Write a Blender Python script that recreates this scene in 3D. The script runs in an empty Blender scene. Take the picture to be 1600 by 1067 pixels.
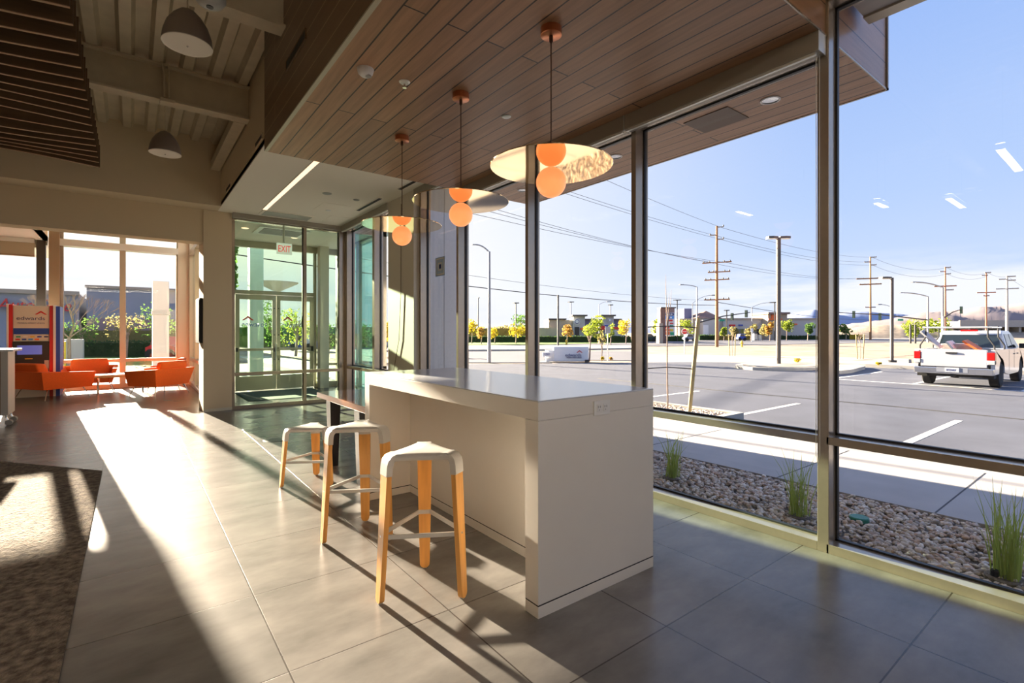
import bpy, bmesh, math, random
import numpy as np
from mathutils import Vector, Matrix
R = math.radians
rnd = random.Random(7)
scn = bpy.context.scene
col = scn.collection
G = -0.20            # level of the car park and the street
EYE = 1.40
HEAD = math.atan((800 - 205) / 777.0)
FX, FY = math.sin(HEAD), math.cos(HEAD)

# ---------------------------------------------------------------- survey helpers (distances read off the ground plane)
def gp(px, py, z=G):
    """point of the ground seen at a pixel, and its depth"""
    u = (px - 800) / 777.0; D = (EYE - z) * 777.0 / (py - 520)
    return Vector((D * (FX + FY * u), D * (FY - FX * u), z)), D
def up(py, D):
    return EYE + (520 - py) / 777.0 * D
def dp(px, D, z=G):
    u = (px - 800) / 777.0
    return Vector((D * (FX + FY * u), D * (FY - FX * u), z))

# ---------------------------------------------------------------- materials
def mat(name, color=(.5, .5, .5), rough=.5, metal=0., emis=None, estr=0., spec=.5, noise=None, bump=None, coat=0.):
    """noise=(scale, amount, (sx,sy,sz)) mottles the colour; bump=(scale, strength, (sx,sy,sz))"""
    m = bpy.data.materials.new(name); m.use_nodes = True
    nt = m.node_tree; b = nt.nodes['Principled BSDF']
    b.inputs['Base Color'].default_value = (*color, 1); b.inputs['Roughness'].default_value = rough
    b.inputs['Metallic'].default_value = metal; b.inputs['Specular IOR Level'].default_value = spec
    b.inputs['Coat Weight'].default_value = coat
    if emis:
        b.inputs['Emission Color'].default_value = (*emis, 1); b.inputs['Emission Strength'].default_value = estr
    tc = nt.nodes.new('ShaderNodeTexCoord')
    def nz(scale, st, detail=4):
        mp = nt.nodes.new('ShaderNodeMapping'); mp.inputs['Scale'].default_value = st
        nt.links.new(tc.outputs['Object'], mp.inputs[0])
        n = nt.nodes.new('ShaderNodeTexNoise'); n.inputs['Scale'].default_value = scale; n.inputs['Detail'].default_value = detail
        nt.links.new(mp.outputs[0], n.inputs['Vector']); return n
    if noise:
        n = nz(noise[0], noise[2] if len(noise) > 2 else (1, 1, 1))
        r = nt.nodes.new('ShaderNodeValToRGB'); a = noise[1]
        r.color_ramp.elements[0].position = .3; r.color_ramp.elements[1].position = .7
        r.color_ramp.elements[0].color = (*[max(0, c * (1 - a)) for c in color], 1)
        r.color_ramp.elements[1].color = (*[min(1, c * (1 + a)) for c in color], 1)
        nt.links.new(n.outputs['Fac'], r.inputs[0]); nt.links.new(r.outputs[0], b.inputs['Base Color'])
    if bump:
        n = nz(bump[0], bump[2] if len(bump) > 2 else (1, 1, 1))
        bp = nt.nodes.new('ShaderNodeBump'); bp.inputs['Strength'].default_value = bump[1]; bp.inputs['Distance'].default_value = .01
        nt.links.new(n.outputs['Fac'], bp.inputs['Height']); nt.links.new(bp.outputs[0], b.inputs['Normal'])
    return m

def glass(name, tint=(.93, .96, .95), refl=.05, k=1.):
    m = bpy.data.materials.new(name); m.use_nodes = True
    nt = m.node_tree; nt.nodes.clear()
    o = nt.nodes.new('ShaderNodeOutputMaterial'); mx = nt.nodes.new('ShaderNodeMixShader')
    t = nt.nodes.new('ShaderNodeBsdfTransparent'); t.inputs[0].default_value = (*tint, 1)
    g = nt.nodes.new('ShaderNodeBsdfGlossy'); g.inputs['Roughness'].default_value = .0
    lw = nt.nodes.new('ShaderNodeLayerWeight'); lw.inputs['Blend'].default_value = .5
    pw = nt.nodes.new('ShaderNodeMath'); pw.operation = 'POWER'; pw.inputs[1].default_value = 4.
    ma = nt.nodes.new('ShaderNodeMath'); ma.operation = 'MULTIPLY_ADD'; ma.inputs[1].default_value = .5 * k; ma.inputs[2].default_value = refl
    nt.links.new(lw.outputs['Facing'], pw.inputs[0]); nt.links.new(pw.outputs[0], ma.inputs[0])
    nt.links.new(ma.outputs[0], mx.inputs[0]); nt.links.new(t.outputs[0], mx.inputs[1]); nt.links.new(g.outputs[0], mx.inputs[2])
    nt.links.new(mx.outputs[0], o.inputs[0]); return m

def brick_mat(name, axes, c1, c2, mortar, w, h, ms, off, org, rough, grain=None, bumpd=.3, mottle=None, spec=.5, rvar=0., mbias=0.):
    """boards or tiles: axes picks the object axes running along / across; org is where a joint falls"""
    m = bpy.data.materials.new(name); m.use_nodes = True
    nt = m.node_tree; L = nt.links; b = nt.nodes['Principled BSDF']; b.inputs['Roughness'].default_value = rough
    b.inputs['Specular IOR Level'].default_value = spec
    tc = nt.nodes.new('ShaderNodeTexCoord'); sp = nt.nodes.new('ShaderNodeSeparateXYZ'); L.new(tc.outputs['Object'], sp.inputs[0])
    cb = nt.nodes.new('ShaderNodeCombineXYZ')
    for i, a in enumerate(axes):
        s = nt.nodes.new('ShaderNodeMath'); s.operation = 'SUBTRACT'; L.new(sp.outputs[a], s.inputs[0]); s.inputs[1].default_value = org[i]
        L.new(s.outputs[0], cb.inputs[i])
    br = nt.nodes.new('ShaderNodeTexBrick'); L.new(cb.outputs[0], br.inputs['Vector'])
    br.inputs['Color1'].default_value = (*c1, 1); br.inputs['Color2'].default_value = (*c2, 1); br.inputs['Mortar'].default_value = (*mortar, 1)
    br.inputs['Scale'].default_value = 1; br.inputs['Mortar Size'].default_value = ms; br.inputs['Mortar Smooth'].default_value = .1
    br.inputs['Brick Width'].default_value = w; br.inputs['Row Height'].default_value = h; br.inputs['Bias'].default_value = mbias
    br.offset = off; br.squash = 1
    out = br.outputs['Color']
    if grain or mottle:
        sc, st, amt = grain or mottle
        mp = nt.nodes.new('ShaderNodeMapping'); mp.inputs['Scale'].default_value = st; L.new(cb.outputs[0], mp.inputs[0])
        n = nt.nodes.new('ShaderNodeTexNoise'); n.inputs['Scale'].default_value = sc; n.inputs['Detail'].default_value = 6; n.inputs['Roughness'].default_value = .6
        L.new(mp.outputs[0], n.inputs['Vector'])
        mr = nt.nodes.new('ShaderNodeMapRange'); mr.inputs[1].default_value = .2; mr.inputs[2].default_value = .8
        mr.inputs[3].default_value = 1 - amt; mr.inputs[4].default_value = 1 + amt; L.new(n.outputs['Fac'], mr.inputs[0])
        mu = nt.nodes.new('ShaderNodeVectorMath'); mu.operation = 'SCALE'; L.new(br.outputs['Color'], mu.inputs[0]); L.new(mr.outputs[0], mu.inputs['Scale'])
        out = mu.outputs[0]
        if rvar:
            m2 = nt.nodes.new('ShaderNodeMapRange'); m2.inputs[1].default_value = .2; m2.inputs[2].default_value = .8
            m2.inputs[3].default_value = rough - rvar; m2.inputs[4].default_value = rough + rvar
            L.new(n.outputs['Fac'], m2.inputs[0]); L.new(m2.outputs[0], b.inputs['Roughness'])
    L.new(out, b.inputs['Base Color'])
    bp = nt.nodes.new('ShaderNodeBump'); bp.inputs['Strength'].default_value = bumpd; bp.inputs['Distance'].default_value = .006
    inv = nt.nodes.new('ShaderNodeMath'); inv.operation = 'SUBTRACT'; inv.inputs[0].default_value = 1; L.new(br.outputs['Fac'], inv.inputs[1])
    if grain:
        ad = nt.nodes.new('ShaderNodeMath'); ad.operation = 'MULTIPLY_ADD'; ad.inputs[1].default_value = .35
        L.new(n.outputs['Fac'], ad.inputs[0]); L.new(inv.outputs[0], ad.inputs[2]); L.new(ad.outputs[0], bp.inputs['Height'])
    else: L.new(inv.outputs[0], bp.inputs['Height'])
    L.new(bp.outputs[0], b.inputs['Normal']); return m

M = {}
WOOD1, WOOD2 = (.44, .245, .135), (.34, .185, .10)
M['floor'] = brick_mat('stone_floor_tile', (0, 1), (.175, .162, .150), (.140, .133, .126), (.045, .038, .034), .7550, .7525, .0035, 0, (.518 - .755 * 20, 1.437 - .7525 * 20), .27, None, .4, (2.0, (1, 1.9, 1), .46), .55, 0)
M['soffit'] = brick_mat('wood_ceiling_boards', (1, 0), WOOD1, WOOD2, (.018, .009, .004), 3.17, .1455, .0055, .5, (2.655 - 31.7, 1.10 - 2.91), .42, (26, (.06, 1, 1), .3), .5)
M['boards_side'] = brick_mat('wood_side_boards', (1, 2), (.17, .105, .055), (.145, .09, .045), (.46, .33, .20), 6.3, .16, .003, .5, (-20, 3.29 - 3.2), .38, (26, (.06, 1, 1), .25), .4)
M['boards_end'] = brick_mat('wood_end_boards', (0, 2), WOOD1, WOOD2, (.018, .009, .004), 6.3, .2, .004, .5, (-20, 3.29 - 4), .3, (26, (.06, 1, 1), .25), .4, None, .6)
M['wall'] = mat('beige_wall_paint', (.66, .555, .40), .85, bump=(90, .05))
M['white_ceiling'] = mat('white_ceiling_paint', (.86, .82, .74), .85, bump=(120, .04))
M['cream'] = mat('cream_paint', (.68, .64, .54), .7)
M['steel_paint'] = mat('painted_steel_beige', (.54, .47, .345), .6, noise=(8, .06))
M['deck'] = mat('painted_metal_deck', (.58, .51, .385), .5, .1, noise=(5, .08))
M['alu'] = mat('bronze_anodised_frame', (.44, .375, .30), .2, .55, noise=(30, .03))
M['gasket'] = mat('black_gasket', (.012, .013, .016), .5)
M['alu_pale'] = mat('clear_anodised_frame', (.50, .45, .35), .4, .35)
M['glass'] = glass('clear_window_glass', (.965, .975, .98), .02)
M['glass_green'] = glass('green_tinted_glass', (.885, .95, .895), .03)
M['glass_teal'] = glass('teal_tinted_glass', (.62, .88, .88), .12, 1.3)
M['shade_fascia'] = mat('roller_shade_fascia', (.36, .33, .28), .5, .2)
M['shade_cloth'] = mat('roller_shade_cloth', (.45, .38, .27), .9, bump=(400, .2))
M['hem'] = mat('pale_hem_bar', (.75, .76, .72), .4, .3)
M['laminate'] = mat('white_laminate', (.72, .69, .645), .45, spec=.4, noise=(3, .02))
M['top_lam'] = mat('white_countertop', (.60, .62, .66), .17, spec=1.)
M['black'] = mat('black_recess', (.006, .006, .006), .6)
M['seat_metal'] = mat('light_grey_enamel', (.50, .49, .475), .35)
M['oak'] = mat('oiled_oak_plywood', (.66, .32, .078), .42, noise=(30, .16, (1, 1, .08)), bump=(60, .12, (1, 1, .06)))
M['brass'] = mat('polished_brass', (.92, .70, .42), .045, 1.)
M['copper'] = mat('brushed_copper', (.66, .26, .13), .3, .9)
M['cord'] = mat('brown_cord', (.09, .035, .015), .6)
M['globe'] = mat('glowing_peach_glass', (.9, .45, .2), .35, emis=(1, .30, .095), estr=.70)
M['table_wood'] = mat('glossy_reddish_wood', (.48, .22, .12), .12, noise=(25, .2, (1, .06, 1)), coat=.6)
M['black_steel'] = mat('black_steel', (.02, .02, .022), .4, .3)
M['chrome'] = mat('chrome', (.75, .75, .75), .15, 1.)
M['orange'] = mat('orange_wool_upholstery', (.78, .135, .018), .85, noise=(60, .08), bump=(300, .15))
M['carpet'] = None
M['lampshade'] = mat('grey_enamel_shade', (.23, .19, .165), .45)
M['lamp_inner'] = mat('frosted_lamp_diffuser', (.62, .57, .5), .5)
M['white_pl'] = mat('white_plastic', (.75, .75, .74), .4)
M['grey_pl'] = mat('grey_plastic', (.35, .35, .34), .5)
M['light_on'] = mat('warm_light_diffuser', (1, .85, .7), .5, emis=(1, .66, .44), estr=1.0)
M['strip_on'] = mat('lit_strip_diffuser', (1, .95, .88), .5, emis=(1, .86, .70), estr=24.)
M['baffle'] = mat('dark_walnut_baffle', (.12, .07, .032), .65, noise=(22, .2, (.06, 1, 1)))
M['baffle_lit_edge'] = mat('walnut_lit_edge', (.36, .22, .12), .6)  # paler tone: light caught by the lower edges, put into the colour
M['asphalt'] = mat('asphalt', (.105, .112, .140), .8, noise=(1.3, .12), bump=(160, .5))
M['street'] = mat('street_asphalt', (.14, .14, .16), .85, noise=(.4, .1))
M['concrete'] = mat('sidewalk_concrete', (.44, .42, .405), .85, noise=(2.5, .07), bump=(60, .15))
M['curb'] = mat('curb_concrete', (.42, .40, .36), .85, noise=(3, .08))
M['paint'] = mat('white_road_paint', (.74, .73, .70), .8, noise=(30, .08))
M['crack'] = mat('tar_filled_crack', (.05, .05, .055), .7)
M['sand'] = mat('desert_sand', (.34, .265, .19), .95, noise=(.6, .28), bump=(3, .6))
M['sand_pale'] = mat('pale_dirt', (.42, .36, .29), .95, noise=(.8, .1))
M['grass_far'] = mat('lawn', (.16, .27, .035), .95, noise=(2, .3))
M['soil'] = mat('gravel_bed_soil', (.17, .14, .11), .95, noise=(60, .5))
M['wood_pole'] = mat('weathered_utility_pole_wood', (.34, .17, .075), .8, noise=(3, .2, (1, 1, .1)))
M['wood_pole_red'] = mat('reddish_utility_pole_wood', (.42, .17, .10), .8)
M['galv'] = mat('galvanised_steel', (.38, .38, .38), .5, .5)
M['dark_pole'] = mat('dark_bronze_pole_paint', (.085, .075, .07), .5, .2)
M['stake'] = mat('pine_stake', (.42, .33, .15), .8, noise=(20, .2, (1, 1, .1)))
M['bark'] = mat('pale_bark', (.36, .27, .22), .9, noise=(25, .25, (1, 1, .3)))
M['dark'] = mat('dark_metal', (.03, .03, .032), .5)
M['signal'] = mat('dark_green_signal_housing', (.012, .04, .03), .5)
M['sign_green'] = mat('green_street_sign', (.01, .30, .20), .6)
M['red'] = mat('red_enamel', (.62, .02, .02), .4)
M['white'] = mat('white_enamel', (.8, .8, .8), .4)
M['blue'] = mat('blue_enamel', (.015, .06, .38), .4)
M['ltblue'] = mat('light_blue_enamel', (.05, .30, .75), .4)
M['orangep'] = mat('orange_paint', (.85, .16, .03), .5)
M['greenp'] = mat('green_enamel', (.02, .35, .16), .4)
M['yellowp'] = mat('yellow_enamel', (.80, .55, .05), .5)
M['navy'] = mat('navy_lettering', (.02, .035, .16), .5)
M['truck'] = mat('white_car_paint', (.62, .63, .67), .18, spec=.6, coat=.5)
M['tyre'] = mat('black_rubber', (.02, .02, .02), .85)
M['taillight'] = mat('red_tail_lamp', (.55, .012, .012), .15)
M['carglass'] = mat('dark_car_glass', (.02, .03, .035), .05, spec=.9)
M['stucco_grey'] = mat('grey_stucco', (.50, .52, .53), .9, noise=(20, .04), bump=(150, .2))
M['stucco_tan'] = mat('tan_stucco', (.44, .37, .29), .9, noise=(1, .06))
M['stucco_purple'] = mat('slate_purple_stucco', (.18, .19, .32), .9)
M['stucco_lt'] = mat('pale_stucco', (.55, .53, .50), .9)
M['roof_tile'] = mat('brown_roof_tiles', (.25, .15, .12), .9, noise=(2, .2))
M['big_shop'] = mat('slate_blue_shop_wall', (.31, .33, .38), .9, noise=(.3, .1))
M['brick_shop'] = mat('reddish_shop_wall', (.36, .25, .24), .9, noise=(.3, .2))
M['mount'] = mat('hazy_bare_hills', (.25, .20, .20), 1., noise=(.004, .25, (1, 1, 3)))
M['mount_far'] = mat('haze_tinted_mountains', (.26, .32, .48), 1.)  # blue haze of distance is mixed into the base colour
M['leaf_y'] = mat('yellow_autumn_leaves', (.50, .40, .03), .8)
M['leaf_yg'] = mat('yellow_green_leaves', (.24, .30, .03), .8)
M['leaf_g'] = mat('green_leaves', (.10, .19, .04), .8)
M['leaf_o'] = mat('orange_autumn_leaves', (.42, .26, .06), .8)
M['leaf_dk'] = mat('dark_hedge_leaves', (.055, .10, .035), .9)
M['leaf_olive'] = mat('dry_olive_scrub_leaves', (.30, .26, .10), .9)
M['blade'] = mat('grass_blade', (.34, .40, .09), .6)
M['screen'] = mat('machine_screen', (.03, .03, .08), .2, emis=(.10, .10, .32), estr=.6)
M['exit_red'] = mat('exit_letter_red', (.6, .02, .01), .5, emis=(1, .05, .03), estr=.5)
M['paper'] = mat('printed_paper', (.7, .66, .6), .8)
M['cart'] = mat('brown_laminate', (.30, .215, .13), .5)

def carpet_mat():
    m = mat('looped_carpet', (.135, .105, .075), .95); nt = m.node_tree; b = nt.nodes['Principled BSDF']; L = nt.links
    tc = nt.nodes.new('ShaderNodeTexCoord'); n = nt.nodes.new('ShaderNodeTexVoronoi'); n.inputs['Scale'].default_value = 85
    n2 = nt.nodes.new('ShaderNodeTexNoise'); n2.inputs['Scale'].default_value = 26; n2.inputs['Detail'].default_value = 5
    L.new(tc.outputs['Object'], n.inputs['Vector']); L.new(tc.outputs['Object'], n2.inputs['Vector'])
    r = nt.nodes.new('ShaderNodeValToRGB'); r.color_ramp.elements[0].position = .35; r.color_ramp.elements[1].position = .68
    r.color_ramp.elements[0].color = (.075, .055, .04, 1); r.color_ramp.elements[1].color = (.27, .215, .16, 1)
    L.new(n2.outputs['Fac'], r.inputs[0]); L.new(r.outputs[0], b.inputs['Base Color'])
    ad = nt.nodes.new('ShaderNodeMath'); ad.operation = 'MULTIPLY_ADD'; ad.inputs[1].default_value = 2.
    L.new(n2.outputs['Fac'], ad.inputs[0]); L.new(n.outputs['Distance'], ad.inputs[2])
    bp = nt.nodes.new('ShaderNodeBump'); bp.inputs['Strength'].default_value = .9; bp.inputs['Distance'].default_value = .012
    L.new(ad.outputs[0], bp.inputs['Height']); L.new(bp.outputs[0], b.inputs['Normal']); return m
M['carpet'] = carpet_mat()
def island_mat(name, cols, rough=.8):
    m = mat(name, cols[0], rough); nt = m.node_tree; b = nt.nodes['Principled BSDF']
    g = nt.nodes.new('ShaderNodeNewGeometry'); r = nt.nodes.new('ShaderNodeValToRGB')
    while len(r.color_ramp.elements) < len(cols): r.color_ramp.elements.new(.5)
    for i, c in enumerate(cols): r.color_ramp.elements[i].position = i / (len(cols) - 1); r.color_ramp.elements[i].color = (*c, 1)
    nt.links.new(g.outputs['Random Per Island'], r.inputs[0]); nt.links.new(r.outputs[0], b.inputs['Base Color']); return m
for k_ in [k for k in M if k.startswith('leaf_') or k == 'blade']:
    nt_ = M[k_].node_tree; b_ = nt_.nodes['Principled BSDF']; tr_ = nt_.nodes.new('ShaderNodeBsdfTranslucent'); mx_ = nt_.nodes.new('ShaderNodeMixShader')
    tr_.inputs[0].default_value = [min(1, c * 1.25) for c in b_.inputs['Base Color'].default_value[:3]] + [1]; mx_.inputs[0].default_value = .5
    nt_.links.new(b_.outputs[0], mx_.inputs[1]); nt_.links.new(tr_.outputs[0], mx_.inputs[2]); nt_.links.new(mx_.outputs[0], nt_.nodes['Material Output'].inputs[0])
M['pebble'] = island_mat('river_pebbles', [(.80, .70, .58), (.52, .43, .35), (.88, .83, .75), (.66, .46, .33), (.34, .30, .27), (.84, .72, .58)])

# ---------------------------------------------------------------- mesh builder
class MB:
    def __init__(s): s.v = []; s.f = []
    def add(s, vs, fs):
        n = len(s.v); s.v += [tuple(v) for v in vs]; s.f += [tuple(i + n for i in f) for f in fs]; return s
    def box(s, x0, x1, y0, y1, z0, z1):
        v = [(x, y, z) for x in (x0, x1) for y in (y0, y1) for z in (z0, z1)]
        return s.add(v, [(0, 1, 3, 2), (4, 6, 7, 5), (0, 4, 5, 1), (2, 3, 7, 6), (0, 2, 6, 4), (1, 5, 7, 3)])
    def hexa(s, b, t):
        """bottom loop b and top loop t, four corners each"""
        n = len(b); v = list(b) + list(t)
        f = [tuple(range(n - 1, -1, -1)), tuple(range(n, 2 * n))] + [(i, (i + 1) % n, n + (i + 1) % n, n + i) for i in range(n)]
        return s.add(v, f)
    def prism(s, poly, z0, z1):
        return s.hexa([(x, y, z0) for x, y in poly], [(x, y, z1) for x, y in poly])
    def tube(s, pts, r, n=8, caps=True):
        pts = [Vector(p) for p in pts]; rs = r if isinstance(r, (list, tuple)) else [r] * len(pts)
        vs = []; fs = []; pu = None
        for i, p in enumerate(pts):
            d = (pts[min(i + 1, len(pts) - 1)] - pts[max(i - 1, 0)]).normalized()
            if pu is None: pu = d.orthogonal().normalized()
            u = (pu - d * pu.dot(d)).normalized(); w = d.cross(u); pu = u
            for k in range(n):
                a = 2 * math.pi * k / n; vs.append(p + (u * math.cos(a) + w * math.sin(a)) * rs[i])
        for i in range(len(pts) - 1):
            for k in range(n): fs.append((i * n + k, i * n + (k + 1) % n, (i + 1) * n + (k + 1) % n, (i + 1) * n + k))
        if caps: fs += [tuple(range(n - 1, -1, -1)), tuple((len(pts) - 1) * n + k for k in range(n))]
        return s.add(vs, fs)
    def lathe(s, prof, c=(0, 0, 0), n=32, axis='z'):
        vs = []; fs = []
        for (r, h) in prof:
            for k in range(n):
                a = 2 * math.pi * k / n; x, y = r * math.cos(a), r * math.sin(a)
                p = {'z': (x, y, h), 'x': (h, x, y), 'y': (x, h, y)}[axis]
                vs.append((c[0] + p[0], c[1] + p[1], c[2] + p[2]))
        for i in range(len(prof) - 1):
            for k in range(n): fs.append((i * n + k, i * n + (k + 1) % n, (i + 1) * n + (k + 1) % n, (i + 1) * n + k))
        if prof[0][0] > 1e-6: fs.append(tuple(range(n - 1, -1, -1)))
        if prof[-1][0] > 1e-6: fs.append(tuple((len(prof) - 1) * n + k for k in range(n)))
        return s.add(vs, fs)
    def quad(s, a, b, c, d): return s.add([a, b, c, d], [(0, 1, 2, 3)])

def rootloc(o):
    while o.parent: o = o.parent
    return Vector(o.location)
def build(mb, name, m, parent=None, bevel=0., smooth=False, seg=2, local=False):
    me = bpy.data.meshes.new(name)
    off = Vector((0, 0, 0)) if (parent is None or local) else rootloc(parent)
    vs = [(v[0] - off.x, v[1] - off.y, v[2] - off.z) for v in mb.v]
    me.from_pydata(vs, [], mb.f)
    bm = bmesh.new(); bm.from_mesh(me); bmesh.ops.remove_doubles(bm, verts=bm.verts, dist=1e-5)
    if not isinstance(m, list) or True: bmesh.ops.recalc_face_normals(bm, faces=bm.faces)
    if bevel: bmesh.ops.bevel(bm, geom=bm.edges[:], offset=bevel, segments=seg, profile=.5, affect='EDGES', clamp_overlap=True)
    bm.to_mesh(me); bm.free()
    me.materials.append(M[m] if isinstance(m, str) else m)
    if smooth:
        for p in me.polygons: p.use_smooth = True
        try: me.set_sharp_from_angle(angle=R(40))
        except Exception: pass
    o = bpy.data.objects.new(name, me); col.objects.link(o)
    if parent: o.parent = parent
    return o
def box(name, m, x0, x1, y0, y1, z0, z1, parent=None, bevel=0.):
    return build(MB().box(x0, x1, y0, y1, z0, z1), name, m, parent, bevel)
def struct(o): o['kind'] = 'structure'; return o
def tag(o, label, cat, group=None, kind=None):
    o['label'] = label; o['category'] = cat
    if group: o['group'] = group
    if kind: o['kind'] = kind
    return o
def thing(name, label, cat, loc=(0, 0, 0), group=None, rz=0):
    o = bpy.data.objects.new(name, None); col.objects.link(o); o.empty_display_size = .1
    o.location = loc; o.rotation_euler[2] = rz
    if label: tag(o, label, cat, group)
    return o
def sthing(name, loc=(0, 0, 0)):
    o = bpy.data.objects.new(name, None); col.objects.link(o); o.location = loc; o['kind'] = 'structure'; return o
def dup(root, loc, rz=None, label=None):
    def cp(o, par):
        c = o.copy(); col.objects.link(c); c.parent = par
        for ch in [k for k in o.children]: cp(ch, c)
        return c
    kids = list(root.children); r = root.copy(); col.objects.link(r); r.location = loc
    if rz is not None: r.rotation_euler[2] = rz
    if label: r['label'] = label
    for k in kids: cp(k, r)
    return r
def text(name, s, size, m, o_, ux, uz, parent=None, depth=.004, italic=0., align='LEFT', sx=1.):
    """lettering whose baseline starts at o_, runs along ux, stands along uz"""
    cu = bpy.data.curves.new(name, 'FONT'); cu.body = s; cu.size = size; cu.extrude = depth; cu.shear = italic; cu.align_x = align
    t = bpy.data.objects.new(name, cu); col.objects.link(t)
    dg = bpy.context.evaluated_depsgraph_get(); dg.update()
    me = bpy.data.meshes.new_from_object(t.evaluated_get(dg)); bpy.data.objects.remove(t); bpy.data.curves.remove(cu)
    ux = Vector(ux).normalized(); uz = Vector(uz).normalized(); n = ux.cross(uz)
    off = rootloc(parent) if parent else Vector((0, 0, 0))
    for v in me.vertices:
        p = Vector(o_) + ux * (v.co.x * sx) + uz * v.co.y + n * v.co.z; v.co = p - off
    me.materials.clear(); me.materials.append(M[m]); me.name = name
    o = bpy.data.objects.new(name, me); col.objects.link(o)
    if parent: o.parent = parent
    return o
def chevron(name, m, o_, ux, uz, w, parent):
    """red roof-shaped mark with a lighter notch"""
    ux = Vector(ux).normalized(); uz = Vector(uz).normalized(); n = ux.cross(uz); o_ = Vector(o_)
    pts = [(-.5, 0), (0, .42), (.5, 0), (.32, 0), (0, .23), (-.32, 0)]
    f = [o_ + ux * (x * w) + uz * (y * w) for x, y in pts]; mb = MB()
    for i, j in ((0, 1), (1, 2)):
        q = [f[0], f[1], f[4], f[5]] if i == 0 else [f[1], f[2], f[3], f[4]]
        mb.hexa([p for p in q], [p + n * .004 for p in q])
    return build(mb, name, m, parent)

# ================================================================= THE SETTING: room shell
XW = 3.51                                   # inner face of the window wall
struct(build(MB().box(-7, 3.68, -4, 16.3, -.12, 0), 'floor', 'floor'))
struct(box('floor_vestibule', 'floor', 3.68, 4.5, 10.3, 13.4, -.12, 0))
# metal roof deck, ribs running along Y
mb = MB(); pts = []; x = -7.0
while x < 3.6:
    pts += [(x, 4.62), (x + .10, 4.62), (x + .135, 4.70), (x + .265, 4.70)]; x += .30
pts.append((x, 4.62))
for i in range(len(pts) - 1):
    (xa, za), (xb, zb) = pts[i], pts[i + 1]
    mb.hexa([(xa, -4, za), (xb, -4, zb), (xb, 10.4, zb), (xa, 10.4, za)], [(xa, -4, za + .05), (xb, -4, zb + .05), (xb, 10.4, zb + .05), (xa, 10.4, za + .05)])
struct(build(mb, 'ceiling', 'deck'))
struct(box('ceiling_roof_slab', 'stucco_lt', -7.2, 4.14, -4.2, 10.4, 4.76, 4.95))
struct(box('wall_left', 'wall', -7.2, -7, -4, 16.4, 0, 4.8))
struct(box('wall_rear', 'wall', -7.2, 3.7, -4.2, -4, 0, 4.8))
# wall between this room and the lounge, with the wide opening
mb = MB().box(-7, 1.01, 10.3, 10.62, 3.0, 3.6).box(1.01, 1.454, 10.28, 10.97, 0, 3.6).box(-7, -4.6, 10.3, 10.62, 0, 3.0).box(1.25, 1.41, 10.97, 13.33, 0, 3.6)
struct(build(mb, 'wall_back', 'wall'))
struct(box('baseboard_back', 'cream', 1.012, 1.456, 10.27, 10.28, 0, .05))
struct(box('wall_back_upper', 'wall', -7, 1.23, 9.85, 10.3, 3.58, 4.75))
struct(build(MB().box(1.23, XW + .17, 5.67, 10.32, 3.58, 3.66), 'ceiling_entry', 'white_ceiling'))
struct(build(MB().box(1.23, 1.33, 5.60, 9.86, 3.60, 4.75), 'wall_bulkhead', 'wall'))
struct(box('wall_column', 'cream', 3.42, 3.68, 6.93, 7.88, 0, 3.58))
struct(box('wall_above_windows', 'wall', 3.45, 3.68, -4, 1.27, 3.57, 4.75))
struct(box('wall_above_windows_far', 'stucco_lt', 3.55, 3.68, 5.68, 10.3, 3.66, 4.75))

# boarded wooden ceiling box, running out over the window wall
wb = sthing('ceiling_wood')
build(MB().box(1.10, 4.66, 1.300, 5.67, 3.29, 3.31), 'soffit_boards', 'soffit', wb)
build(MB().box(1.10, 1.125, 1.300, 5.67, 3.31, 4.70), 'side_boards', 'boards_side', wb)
build(MB().box(1.126, 4.635, 1.300, 1.32, 3.31, 4.70).box(1.126, 4.635, 5.65, 5.67, 3.31, 4.70), 'end_boards', 'boards_end', wb)
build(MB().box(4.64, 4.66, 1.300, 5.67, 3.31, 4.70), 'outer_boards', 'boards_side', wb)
build(MB().box(4.655, 4.675, 1.288, 5.68, 3.285, 3.30).box(4.655, 4.675, 1.288, 1.30, 3.285, 4.70).box(1.10, 4.66, 1.294, 1.302, 3.285, 3.295), 'corner_trim', 'alu', wb)
build(MB().box(1.098, 1.13, 1.300, 5.67, 3.288, 3.302), 'edge_trim', 'alu_pale', wb)
build(MB().box(3.95, 4.30, 2.20, 2.62, 3.284, 3.29), 'access_panel', mat('brown_panel', (.11, .065, .04), .5), wb)
# eave outside, to the right of the boarded box
ev = struct(build(MB().box(3.68, 4.14, -6, 1.26, 3.60, 4.76), 'ceiling_eave', 'stucco_lt'))
build(MB().box(3.68, 4.142, .45, .46, 3.592, 3.60).box(4.04, 4.15, -6, 1.26, 3.585, 3.60), 'eave_trim', 'alu_pale', ev)

# ---- window_1: the tall window wall on the right
w1 = sthing('window_1')
def mullion(y0, y1, z0, z1, par, xa=XW, xb=XW + .17, m='alu'):
    build(MB().box(xa, xb, y0, y1, z0, z1), 'mullion', m, par, .002)
    build(MB().box(xa + .105, xa + .135, y0 - .012, y1 + .012, z0 + .01, z1 - .01), 'gasket', 'gasket', par)
for (a, b, t) in ((-3.2, -3.15, 3.55), (-1.7, -1.65, 3.55), (-.2, -.15, 3.55), (1.282, 1.348, 3.55), (2.80, 2.85, 3.29), (4.29, 4.34, 3.29), (5.78, 5.83, 3.58), (6.88, 6.93, 3.58)):
    mullion(a, b, 0, t, w1)
def hbar(y0, y1, z0, z1, par, name='transom', xa=XW, xb=XW + .17, m='alu'):
    build(MB().box(xa, xb, y0, y1, z0, z1), name, m, par, .002)
    build(MB().box(xa + .105, xa + .135, y0, y1, z0 - .012, z1 + .012), 'gasket', 'gasket', par)
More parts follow.
